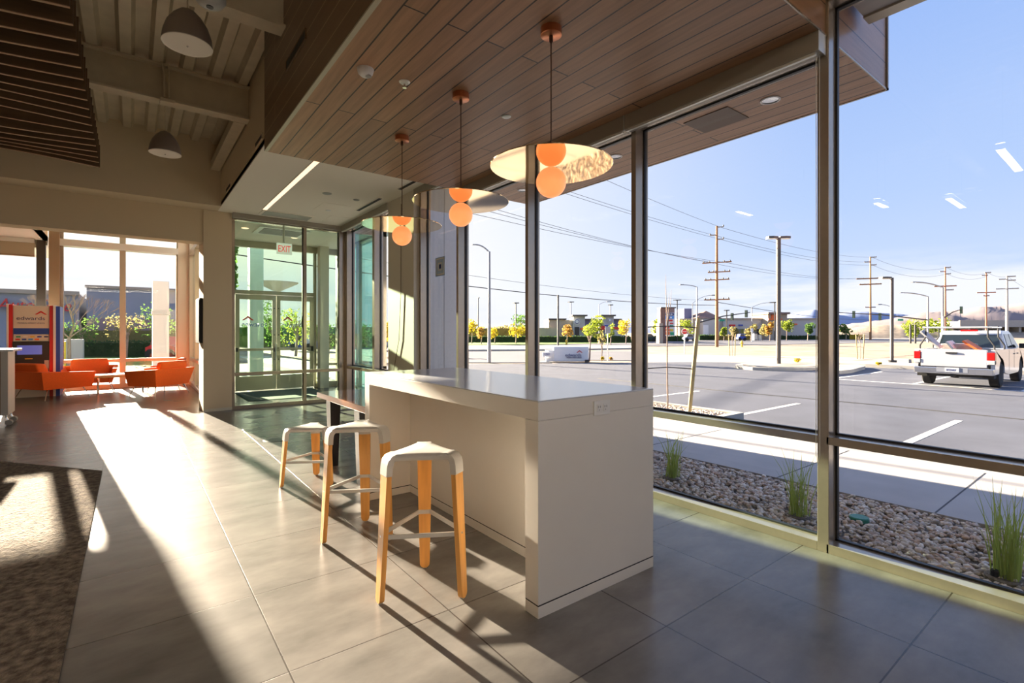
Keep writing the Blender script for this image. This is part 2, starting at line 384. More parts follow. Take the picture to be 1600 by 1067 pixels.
bays = [(-3.15, -1.7), (-1.65, -.2), (-.15, 1.296), (1.348, 2.80), (2.85, 4.29), (4.34, 5.78), (5.83, 6.88)]
for (a, b) in bays:
    hbar(a, b, .69, .74, w1); hbar(a, b, 0, .058, w1, 'sill')
    top = 3.50 if b < 1.3 else (3.20 if b < 5.8 else 3.50)
    hbar(a, b, top, top + (.09 if top == 3.2 else .06), w1, 'head_rail')
    for (c, d) in ((.05, .70), (.73, top + .01)):
        build(MB().box(XW + .118, XW + .122, a - .01, b + .01, c, d), 'glass_pane', 'glass', w1)
# vertical seams seen just beside the mullions
for y in (2.93, 4.43): build(MB().box(XW + .113, XW + .117, y, y + .004, .74, 3.2), 'glass_joint', 'alu_pale', w1)
# ---- window_2: the two panes between column and corner
w2 = sthing('window_2')
for (a, b) in ((7.88, 7.93), (8.70, 8.80), (10.15, 10.30)): mullion(a, b, 0, 3.52, w2)
for (a, b) in ((7.93, 8.70), (8.80, 10.15)):
    hbar(a, b, .67, .73, w2); hbar(a, b, 0, .06, w2, 'sill'); hbar(a, b, 3.49, 3.58, w2, 'head_rail')
    build(MB().box(XW + .118, XW + .122, a, b, .05, 3.5), 'glass_pane', 'glass', w2)
# ---- window_3: glass screen in front of the vestibule
w3 = sthing('window_3')
for (a, b) in ((1.454, 1.50), (2.70, 2.755), (3.40, 3.51)):
    build(MB().box(a, b, 10.28, 10.42, 0, 3.50), 'mullion', 'alu', w3, .002)
    build(MB().box(a - .01, b + .01, 10.34, 10.37, .01, 3.49), 'gasket', 'gasket', w3)
for (a, b) in ((1.50, 2.70), (2.755, 3.40)):
    for (c, d, n) in ((0, .065, 'sill'), (.61, .67, 'transom'), (3.47, 3.50, 'head_rail')):
        build(MB().box(a, b, 10.28, 10.42, c, d), n, 'alu', w3, .002)
    build(MB().box(a - .01, b + .01, 10.353, 10.357, .06, 3.48), 'glass_pane', 'glass_green', w3)
# ---- vestibule
struct(box('ceiling_vestibule', 'white_ceiling', 1.41, 4.5, 10.42, 13.4, 3.60, 3.70))
struct(box('roof_vestibule', mat('teal_metal_roof_edge', (.03, .28, .42), .3, .3), 3.70, 4.9, 10.1, 13.9, 3.72, 4.6))
struct(box('roof_vestibule_main', 'stucco_lt', 1.0, 3.70, 10.4, 13.9, 3.72, 4.9))
w4 = sthing('window_4')                       # outer wall of the vestibule: lights above and beside the doors
YV = 13.25
def vbox(name, x0, x1, z0, z1, par, y0=YV, y1=YV + .12, m='alu_pale'): return build(MB().box(x0, x1, y0, y1, z0, z1), name, m, par, .002)
vbox('mullion', 1.41, 1.93, 0, 3.6, w4, YV - .02); vbox('mullion', 3.74, 3.80, 0, 3.45, w4); vbox('mullion', 4.32, 4.41, 0, 3.6, w4)
vbox('head_rail', 1.93, 4.41, 3.45, 3.6, w4); vbox('transom', 1.93, 3.74, 2.33, 2.42, w4); vbox('sill', 3.80, 4.32, 0, .14, w4); vbox('transom', 3.80, 4.32, .55, .61, w4)
build(MB().box(1.93, 3.74, YV + .05, YV + .055, 2.40, 3.46).box(3.80, 4.32, YV + .05, YV + .055, .1, 3.46), 'glass_pane', 'glass_green', w4)
struct(box('wall_vestibule_post', 'cream', 3.80, 4.02, 12.95, 13.2, 0, 3.6))
w5 = sthing('window_5')                       # side of the vestibule that stands proud of the window wall
for y0, y1 in ((10.42, 10.5), (11.8, 11.87), (13.17, 13.25)): build(MB().box(4.33, 4.45, y0, y1, 0, 3.7), 'mullion', 'alu', w5)
for z0, z1 in ((0, .1), (.61, .67), (3.55, 3.7)): build(MB().box(4.33, 4.45, 10.5, 13.17, z0, z1), 'transom', 'alu', w5)
build(MB().box(4.38, 4.385, 10.5, 13.2, .08, 3.56), 'glass_pane', 'glass_green', w5)
for z0, z1 in ((0, .1), (.61, .67), (3.5, 3.7)): build(MB().box(3.68, 4.45, 10.34, 10.42, z0, z1), 'transom', 'alu', w5)
build(MB().box(4.37, 4.45, 10.34, 10.42, 0, 3.7), 'mullion', 'alu', w5)
build(MB().box(3.68, 4.38, 10.37, 10.375, .08, 3.52), 'glass_pane', 'glass_teal', w5)
# ---- doors
def door(name, x0, x1, hinge_left):
    d = sthing(name); s = .09; y0, y1 = YV + .01, YV + .055
    build(MB().box(x0, x0 + s, y0, y1, .02, 2.32), 'stile', 'alu_pale', d, .002); build(MB().box(x1 - s, x1, y0, y1, .02, 2.32), 'stile', 'alu_pale', d, .002)
    build(MB().box(x0 + s, x1 - s, y0, y1, 2.20, 2.32), 'rail', 'alu_pale', d, .002); build(MB().box(x0 + s, x1 - s, y0, y1, .02, .36), 'rail', 'alu_pale', d, .002)
    build(MB().box(x0 + s - .01, x1 - s + .01, YV + .03, YV + .035, .34, 2.22), 'glass_pane', 'glass_green', d)
    pb = build(MB().box(x0 + .02, x1 - .06, YV - .055, YV - .01, .97, 1.03), 'push_bar', 'alu_pale', d, .006)
    build(MB().box(x0 + .0, x0 + .05, YV - .06, YV + .01, .955, 1.045).box(x1 - .09, x1 - .03, YV - .06, YV + .01, .94, 1.06), 'bar_bracket', 'dark', pb)
    xe = x1 - .045 if hinge_left else x0 + .045
    mb = MB()
    for z in (.45, .75, 1.0, 1.35, 2.0): mb.lathe([(0, -.012), (.014, -.01), (.014, 0)], (xe, y0, z), 10, 'y')
    build(mb, 'bolt', 'dark', d)
    if hinge_left:
        build(MB().tube([(xe + .02, y0, .75), (xe + .02, y0 - .07, .78), (xe + .02, y0 - .07, 1.12), (xe + .02, y0, 1.15)], .013), 'pull_handle', 'hem', d)
    else:
        build(MB().tube([(xe + .02, y1 + .0, .75), (xe + .02, y1 + .07, .78), (xe + .02, y1 + .07, 1.12), (xe + .02, y1, 1.15)], .013), 'pull_handle', 'hem', d)
    # decal on the glass
    w = x1 - x0 - 2 * s; cx = x0 + s + .02
    text('lettering', 'edwards', .17, 'blue', (cx + (.02 if hinge_left else .0), YV + .022, 1.55), (1, 0, 0), (0, 0, 1), d, .001, 0, 'LEFT', .95)
    chevron('chevron_mark', 'red', (cx + (.16 if hinge_left else .15), YV + .022, 1.70), (1, 0, 0), (0, 0, 1), .26, d)
    return d
door('door_1', 1.945, 2.84, True); door('door_2', 2.845, 3.73, False)
struct(box('trim_door_mat', mat('teal_grey_mat', (.05, .085, .08), .9, bump=(300, .3)), 1.9, 3.6, 11.3, 13.0, 0, .012))

# ---- lounge shell and windows
struct(box('ceiling_lounge', 'white_ceiling', -1.60, 1.45, 10.62, 16.4, 4.2, 4.3))
struct(build(MB().box(-7, -1.60, 10.62, 16.4, 3.60, 3.72).box(-1.66, -1.60, 10.62, 16.4, 3.6, 4.2), 'ceiling_lounge_low', 'white_ceiling'))
struct(box('wall_lounge_lintel', 'cream', -7, -1.6, 16.2, 16.4, 3.5, 3.6))
struct(box('roof_lounge', 'stucco_lt', -7.2, 1.5, 10.4, 16.5, 4.3, 4.9))
struct(box('wall_lounge_corner', 'cream', 1.0, 1.42, 16.1, 16.4, 0, 4.2))
struct(box('wall_lounge_post', 'cart', -1.55, -1.36, 16.0, 16.35, 0, 4.2))
w6 = sthing('window_6')                      # big window behind the armchairs
LY = 16.15
def lb(name, x0, x1, z0, z1, par, m='alu_pale'): return build(MB().box(x0, x1, LY, LY + .15, z0, z1), name, m, par, .002)
lb('mullion', -.235, -.11, 0, 4.2, w6); lb('mullion', -1.36, -1.30, 0, 4.2, w6, 'alu'); lb('mullion', .96, 1.0, 0, 4.2, w6)
for (a, b) in ((-1.30, -.235), (-.11, .96)):
    lb('sill', a, b, 0, .11, w6); lb('transom', a, b, .66, .74, w6); lb('transom', a, b, 3.50, 3.58, w6)
build(MB().box(-1.36, 1.0, LY - .12, LY, 3.50, 3.66), 'shade_pocket', 'hem', w6)
build(MB().box(-1.30, -.235, LY + .07, LY + .075, .1, 4.2).box(-.11, .96, LY + .07, LY + .075, .1, 4.2), 'glass_pane', 'glass', w6)
w7 = sthing('window_7')                      # lower window at the far left
lb('mullion', -1.78, -1.62, 0, 3.6, w7, 'dark_pole'); lb('sill', -2.5, -1.78, 0, .12, w7); lb('transom', -2.5, -1.78, .66, .74, w7); lb('head_rail', -2.5, -1.78, 3.42, 3.5, w7); struct(box('wall_lounge_far', 'cream', -7, -2.5, 16.15, 16.4, 0, 3.6))
build(MB().box(-2.5, -1.78, LY + .07, LY + .075, .1, 3.45), 'glass_pane', 'glass', w7)
w8 = sthing('window_8')                      # lounge side window
for y0, y1 in ((13.33, 13.47), (14.55, 14.62), (15.98, 16.1)): build(MB().box(1.25, 1.40, y0, y1, 0, 4.2), 'mullion', 'alu_pale', w8, .002)
for z0, z1 in ((0, .1), (.66, .74), (3.5, 3.62)): build(MB().box(1.25, 1.40, 13.47, 15.98, z0, z1), 'transom', 'alu_pale', w8, .002)
build(MB().box(1.32, 1.325, 13.47, 15.98, .08, 4.2), 'glass_pane', 'glass', w8)
struct(box('wall_lounge_side', 'cream', 1.25, 1.41, 10.97, 13.33, 3.6, 4.3))

# ================================================================= ceiling structure, upper left
def ibeam(name, label, y, zb, zt, x0, x1):
    t = thing(name, label, 'beam', (x1, y, zb))
    build(MB().box(x0, x1, y - .09, y + .09, zb, zb + .022), 'lower_flange', 'steel_paint', t)
    build(MB().box(x0, x1, y - .008, y + .008, zb + .022, zt - .02), 'web', 'steel_paint', t)
    build(MB().box(x0, x1, y - .09, y + .09, zt - .02, zt), 'upper_flange', 'steel_paint', t)
ibeam('steel_beam', 'deep beige steel beam crossing above the farther dome lamp', 7.33, 4.18, 4.615, -7, 1.23)
ibeam('steel_beam', 'deep beige steel beam at the top edge, ending at the boarded ceiling', 4.86, 4.14, 4.615, -7, 1.10)
ibeam('steel_beam', 'steel beam nearest the camera side of the roof', 1.9, 4.14, 4.615, -7, 1.10)
t = tag(build(MB().box(1.07, 1.21, 7.43, 9.84, 4.18, 4.32), 'ceiling_joist', 'steel_paint', None, .004), 'short beige joist running from the deep beam back to the rear wall', 'joist')
t = thing('conduit', 'painted conduit crossing the deep beam above the farther dome lamp', 'conduit', (.32, 7.24, 4.2))
build(MB().tube([(.29, 7.22, 4.62), (.31, 7.23, 4.5), (.31, 7.23, 4.21)], .012).tube([(.35, 7.22, 4.62), (.36, 7.22, 4.5), (.36, 7.22, 4.21)], .009), 'pipe', 'steel_paint', t)
build(MB().box(.27, .41, 7.16, 7.30, 4.135, 4.178), 'junction_box', 'steel_paint', t, .004)

# wavy hanging wooden baffles, upper left
ys = [8.60 - .2415 * i for i in range(22)]
zl = [3.652, 3.635, 3.608, 3.578, 3.567, 3.559, 3.586, 3.626, 3.628, 3.618, 3.597, 3.574, 3.564, 3.55, 3.532, 3.534, 3.535, 3.54, 3.55, 3.56, 3.57, 3.58]
first = True
for i, y in enumerate(ys):
    lab = {0: 'dark walnut ceiling baffle, farthest and lowest in the picture of the wavy row', len(ys) - 1: 'dark walnut ceiling baffle, nearest of the wavy row'}.get(i, 'dark walnut ceiling baffle in the middle of the wavy hanging row')
    t = thing('ceiling_baffle', lab, 'baffle', (-.33, y, 3.6), 'wavy walnut baffles hanging on the left' if 0 < i < len(ys) - 1 else None)
    n = 22; mb = MB(); me_ = MB(); vb = []; x1 = -.33; x0 = -3.2
    for k in range(n + 1):
        f = k / n; x = x1 + (x0 - x1) * f; z = 3.600 + (zl[i] - 3.6) * math.sin(min(1, f * 2.9) * math.pi / 2) + (.05 * math.sin(f * 5 + i * .35) * max(0, f - .33))
        vb.append((x, z))
    for k in range(n):
        (xa, za), (xb, zb) = vb[k], vb[k + 1]
        mb.hexa([(xa, y - .012, za + .006), (xb, y - .012, zb + .006), (xb, y + .012, zb + .006), (xa, y + .012, za + .006)], [(xa, y - .012, za + .30), (xb, y - .012, zb + .30), (xb, y + .012, zb + .30), (xa, y + .012, za + .30)])
        me_.hexa([(xa, y - .013, za + .001), (xb, y - .013, zb + .001), (xb, y + .013, zb + .001), (xa, y + .013, za + .001)], [(xa, y - .013, za + .006), (xb, y - .013, zb + .006), (xb, y + .013, zb + .006), (xa, y + .013, za + .006)])
    build(mb, 'panel', 'baffle', t); build(me_, 'lit_edge', 'baffle_lit_edge', t)
    for hx in (-.9, -2.6): build(MB().box(hx, hx + .02, y - .006, y + .006, 3.85, 4.64), 'hanger', 'dark', t)

# dome lamps
def dome_lamp(label, x, y, z):
    t = thing('dome_pendant_lamp', label, 'lamp', (x, y, z))
    pr = [(.165, 0), (.166, .02), (.158, .08), (.135, .15), (.098, .21), (.055, .255), (.02, .275), (.0, .28)]
    build(MB().lathe(pr, (x, y, z), 36), 'lamp_shade', 'lampshade', t, 0, True)
    build(MB().lathe([(.0, -.004), (.150, -.004), (.168, -.002), (.168, .004), (.0, .004)], (x, y, z), 36), 'diffuser', 'lamp_inner', t)
    build(MB().lathe([(0, -.016), (.007, -.012), (.007, -.003), (0, -.002)], (x, y, z), 10), 'finial', 'chrome', t)
    build(MB().tube([(x, y, z + .27), (x, y, 4.63)], .006), 'cord', 'steel_paint', t)
dome_lamp('grey dome pendant lamp hanging nearer, in the upper left corner', .342, 4.53, 3.60)
dome_lamp('grey dome pendant lamp hanging farther back, below the deep beam', .331, 7.436, 3.60)
t = thing('hanging_speaker', 'small grey bowl-shaped hanging fixture with a dark hole underneath, cut by the top edge', 'ceiling speaker', (.42, 3.89, 3.62))
build(MB().lathe([(0, -.03), (.03, -.028), (.075, -.012), (.095, .02), (.098, .07), (.07, .13), (.02, .15), (0, .15)], (.42, 3.89, 3.62), 32), 'housing', 'grey_pl', t, 0, True)
build(MB().lathe([(0, -.034), (.022, -.033), (.022, -.02), (0, -.02)], (.42, 3.89, 3.62), 16), 'sensor_hole', 'black', t)
build(MB().tube([(.42, 3.89, 3.76), (.42, 3.89, 4.63)], .005), 'cord', 'steel_paint', t)

# slot vents, recessed fittings
def vent(label, m0, *b):
    t = thing('slot_vent', label, 'vent', ((b[0] + b[1]) / 2, (b[2] + b[3]) / 2, b[4]))
    build(MB().box(*b), 'opening', 'black', t)
    x0, x1, y0, y1, z0, z1 = b; e = .012
    if x1 - x0 < .03: fr = MB().box(x0 - .002, x1, y0 - e, y1 + e, z1, z1 + e).box(x0 - .002, x1, y0 - e, y1 + e, z0 - e, z0).box(x0 - .002, x1, y0 - e, y0, z0, z1).box(x0 - .002, x1, y1, y1 + e, z0, z1)
    else: fr = MB().box(x0 - e, x0, y0 - e, y1 + e, z0 - .002, z1).box(x1, x1 + e, y0 - e, y1 + e, z0 - .002, z1).box(x0, x1, y0 - e, y0, z0 - .002, z1).box(x0, x1, y1, y1 + e, z0 - .002, z1)
    build(fr, 'frame', m0, t)
vent('narrow black slot in the side boards of the wooden ceiling box', 'baffle', 1.092, 1.10, 4.12, 4.72, 3.735, 3.80)
vent('black slot in the beige bulkhead, nearer the wooden ceiling', 'wall', 1.222, 1.23, 6.45, 6.84, 3.70, 3.75)
vent('black slot in the beige bulkhead, farther, by the rear corner', 'wall', 1.222, 1.23, 8.78, 9.23, 3.68, 3.73)
vent('black slot in the white entry ceiling, nearer the wooden ceiling', 'white_ceiling', 3.20, 3.26, 6.25, 7.03, 3.573, 3.58)
vent('black slot in the white entry ceiling, above the corner glazing', 'white_ceiling', 3.17, 3.23, 7.67, 8.70, 3.573, 3.58)
t = thing('linear_ceiling_light', 'lit linear strip light recessed in the white entry ceiling', 'ceiling light', (1.87, 8.1, 3.58))
build(MB().box(1.835, 1.905, 6.05, 9.63, 3.574, 3.58), 'diffuser', 'light_on', t)
build(MB().box(1.828, 1.835, 6.05, 9.63, 3.572, 3.58).box(1.905, 1.912, 6.05, 9.63, 3.572, 3.58), 'rim', 'white_pl', t)
def disc(name, label, cat, x, y, z, r, m='white_pl', h=.012):
    return tag(build(MB().lathe([(0, -h), (r * .8, -h), (r, -h * .4), (r, 0), (0, 0)], (x, y, z), 24), name, m, None, 0, True), label, cat)
disc('ceiling_disc', 'small grey disc on the white entry ceiling, nearer of two', 'smoke detector', 2.43, 7.93, 3.58, .07, 'grey_pl')
disc('ceiling_disc', 'small grey disc on the white entry ceiling, right of the other', 'smoke detector', 2.93, 8.02, 3.58, .05, 'grey_pl')
disc('sprinkler_cover', 'tiny round cover on the white entry ceiling, near the access hatch', 'sprinkler', 2.78, 9.0, 3.58, .05, 'white_pl')
for (x0, x1, y0, y1, lab) in ((2.55, 3.0, 8.5, 9.15, 'faint square access hatch in the white entry ceiling, beside the slot'), (2.95, 3.35, 9.35, 9.95, 'faint square access hatch in the white entry ceiling, at the glass corner')):
    tag(build(MB().box(x0, x1, y0, y1, 3.576, 3.581), 'access_hatch', 'white_ceiling'), lab, 'hatch')
t = thing('air_diffuser', 'flat rectangular air diffuser with bright rim by the vestibule glass', 'vent', (2.3, 9.85, 3.57))
build(MB().box(1.85, 2.75, 9.65, 10.1, 3.57, 3.58), 'frame', 'white_ceiling', t); build(MB().box(1.90, 2.70, 9.70, 10.05, 3.565, 3.571), 'grille', 'grey_pl', t)
t = thing('motion_sensor', 'white teardrop sensor on the boarded ceiling', 'sensor', (1.333, 3.469, 3.29))
build(MB().lathe([(0, -.055), (.03, -.052), (.05, -.035), (.058, -.01), (.06, 0), (0, 0)], (1.333, 3.469, 3.29), 24), 'dome', 'white_pl', t, 0, True)
build(MB().lathe([(0, -.056), (.022, -.055), (.022, -.05), (0, -.05)], (1.35, 3.455, 3.29), 16), 'lens', 'grey_pl', t)
t = thing('fire_sprinkler', 'chrome sprinkler head on the boarded ceiling', 'sprinkler', (1.635, 3.467, 3.29))
build(MB().lathe([(0, -.012), (.03, -.012), (.04, -.004), (.042, 0), (0, 0)], (1.635, 3.467, 3.29), 20), 'escutcheon', 'hem', t)
build(MB().lathe([(0, -.045), (.016, -.045), (.016, -.04), (.006, -.035), (.008, -.012), (0, -.012)], (1.635, 3.467, 3.29), 14), 'deflector', 'chrome', t)
disc('sprinkler_cover', 'flat white disc on the boarded ceiling between the pendants', 'sprinkler', 2.602, 3.48, 3.29, .042, 'hem', .008)
dl = thing('recessed_downlight', 'round downlight in the outdoor boarded soffit, nearest the building corner', 'downlight', (4.12, 1.93, 3.29))
build(MB().lathe([(.075, 0), (.075, -.006), (.062, -.008), (.06, 0), (.075, 0)], (4.12, 1.93, 3.29), 28), 'trim_ring', 'white_pl', dl)
build(MB().lathe([(.062, -.002), (.0, -.003)], (4.12, 1.93, 3.29), 28), 'reflector', 'chrome', dl)
dup(dl, (4.12, 3.56, 3.29), None, 'round downlight in the outdoor boarded soffit, seen right of the big pendant disc')
dup(dl, (4.12, 5.14, 3.29), None, 'round downlight in the outdoor boarded soffit, farthest, between the pendants')

# roller shade cassettes along the window head
def cassette(label, y0, y1, x0, x1, z0, z1, chain=False):
    t = thing('roller_shade', label, 'roller shade', (x0, y0, z0))
    build(MB().box(x0, x1, y0, y1, z0, z1), 'fascia', 'shade_fascia', t, .003)
    build(MB().box(x0 - .003, x1 + .003, y0 - .004, y0, z0 - .002, z1), 'end_cap', 'hem', t)
    build(MB().box(x0 + .008, x0 + .03, y0 + .02, y1 - .01, z0 - .018, z0 + .003), 'hem_bar', 'hem', t)
    if chain:
        pts = [(x0 + .07, y0 + .02, z0), (x0 + .075, y0 + .022, 2.0), (x0 + .075, y0 + .02, .62), (x0 + .07, y0 + .03, .56), (x0 + .075, y0 + .042, .62), (x0 + .075, y0 + .04, 2.0), (x0 + .07, y0 + .04, z0)]
        build(MB().tube(pts, .0022, 5), 'pull_chain', 'hem', t)
cassette('long beige roller shade box above the nearest window bay', 1.30, 2.835, 3.40, 3.50, 3.165, 3.29, True)
cassette('beige roller shade box above the middle window bay', 2.845, 4.32, 3.40, 3.50, 3.165, 3.29)
cassette('beige roller shade box above the third bay, behind the brass discs', 4.33, 5.66, 3.40, 3.50, 3.165, 3.29)
cassette('beige roller shade box over the blue-grey bay beside the column', 5.70, 6.9, 3.40, 3.50, 3.46, 3.58)
cassette('beige roller shade box over the corner glazing', 7.89, 10.18, 3.40, 3.50, 3.47, 3.58)
t = thing('roller_shade', 'beige roller shade box across the top of the vestibule glass', 'roller shade', (1.46, 10.2, 3.5))
build(MB().box(1.46, 3.48, 10.19, 10.28, 3.49, 3.579), 'fascia', 'shade_fascia', t, .003)
t = thing('roller_shade', 'tan roller shade partly lowered over the far left lounge window', 'roller shade', (-1.8, 16.05, 3.2))
build(MB().box(-2.45, -1.8, 16.06, 16.065, 3.21, 3.50), 'cloth', 'shade_cloth', t); build(MB().box(-2.45, -1.8, 16.05, 16.08, 3.18, 3.215), 'hem_bar', 'cart', t)
build(MB().box(-2.45, -1.8, 16.0, 16.1, 3.50, 3.595), 'fascia', 'hem', t)
t = tag(build(MB().tube([(3.41, 7.35, 3.45), (3.405, 7.36, 2.0), (3.405, 7.42, 1.3), (3.405, 7.6, .85), (3.41, 7.75, .5)], .004, 6), 'shade_cord', 'cord'), 'thin brown cord hanging in a curve on the cream column', 'cord')

# ================================================================= pendants over the counter
def pendant(y):
    x, z = 2.07, 2.334
    t = thing('disc_pendant_lamp', None, None, (x, y, z))
    build(MB().lathe([(0, 0), (.066, 0), (.066, -.045), (.062, -.048), (0, -.048)], (x, y, 3.29), 32), 'canopy', 'copper', t, 0, True)
    build(MB().tube([(x, y, 3.245), (x, y, 2.44)], .004, 8), 'cord', 'cord', t)
    build(MB().lathe([(0, 0), (.012, 0), (.012, -.035), (.005, -.045), (0, -.045)], (x, y, 3.243), 12), 'strain_relief', 'cord', t)
    build(MB().lathe([(.0, .0975), (.377, .0985), (.380, .102), (.377, .105), (.012, .106), (.010, .13), (0, .13)], (x, y, z), 96), 'mirror_disc', 'brass', t)
    pr = [(.093 * math.sin(R(a)), -.093 * math.cos(R(a))) for a in range(0, 181, 10)]; pr[0] = (0, -.093); pr[-1] = (0, .093)
    build(MB().lathe(pr, (x, y, z), 40), 'globe', 'globe', t, 0, True)
    return t
p = pendant(2.304); tag(p, 'glowing peach globe under a mirror-brass disc, the pendant nearest the camera', 'pendant lamp', 'disc pendants over the white counter')
q = dup(p, (2.07, 3.369, 2.334), None, 'glowing peach globe under a mirror-brass disc, the middle pendant of three')
q = dup(p, (2.07, 4.445, 2.334), None, 'glowing peach globe under a mirror-brass disc, the farthest pendant')
for k in [o for o in col.objects if o.name.startswith('disc_pendant_lamp')]: k['group'] = 'disc pendants over the white counter'

# ================================================================= white counter
t = thing('counter', 'long white waterfall counter with open knee space', 'counter', (2.03, 3.0, 0))
X0, X1, Y0, Y1 = 1.579, 2.485, 1.852, 4.12
build(MB().box(X0, X1, Y0, Y1, .967, 1.06), 'countertop_edge', 'laminate', t, .0015)
build(MB().box(X0, X1, Y0, Y1, 1.06, 1.067), 'countertop', 'top_lam', t, .0015)
for (a, b) in ((Y0, Y0 + .10), (Y1 - .10, Y1)):
    e = build(MB().box(X0, X1, a, b, .065, .966), 'end_panel', 'laminate', t, .0015)
    build(MB().box(X0 + .0012, X1 - .0012, a + .0012, b - .0012, .057, .066), 'shadow_gap', 'black', e)
    build(MB().box(X0, X1, a, b, 0, .058), 'plinth', 'laminate', e, .001)
e = build(MB().box(1.95, 2.05, Y0 + .10, Y1 - .10, .065, .966), 'back_panel', 'laminate', t)
build(MB().box(1.9512, 2.04, Y0 + .10, Y1 - .10, .057, .066), 'shadow_gap', 'black', e); build(MB().box(1.95, 2.05, Y0 + .10, Y1 - .10, 0, .058), 'plinth', 'laminate', e)
o = build(MB().box(1.968, 2.094, Y0 - .006, Y0, .955, 1.033), 'power_outlet', 'white_pl', t, .002)
for cx in (2.005, 2.056):
    build(MB().box(cx - .017, cx + .017, Y0 - .009, Y0 - .005, .973, 1.015), 'socket', 'white_pl', o, .002)
    build(MB().box(cx - .009, cx - .006, Y0 - .0095, Y0 - .008, .995, 1.006).box(cx + .006, cx + .009, Y0 - .0095, Y0 - .008, .995, 1.006).lathe([(0, -.0015), (.003, -.001), (.003, 0)], (cx, Y0 - .008, .984), 8, 'y'), 'slots', 'black', o)

# ================================================================= table behind
t = thing('side_table', 'reddish wood table with black steel legs behind the counter', 'table', (2.0, 4.95, 0))
build(MB().box(1.635, 2.40, 4.18, 5.70, .688, .745), 'tabletop', 'table_wood', t, .003)
for (x, y) in ((1.70, 5.33), (2.33, 5.33), (1.70, 4.5), (2.33, 4.5)):
    build(MB().hexa([(x - .035, y - .05, 0), (x + .035, y - .05, 0), (x + .035, y + .05, 0), (x - .035, y + .05, 0)], [(x - .055, y - .07, .687), (x + .055, y - .07, .687), (x + .055, y + .07, .687), (x - .055, y + .07, .687)]), 'leg', 'black_steel', t, .002)

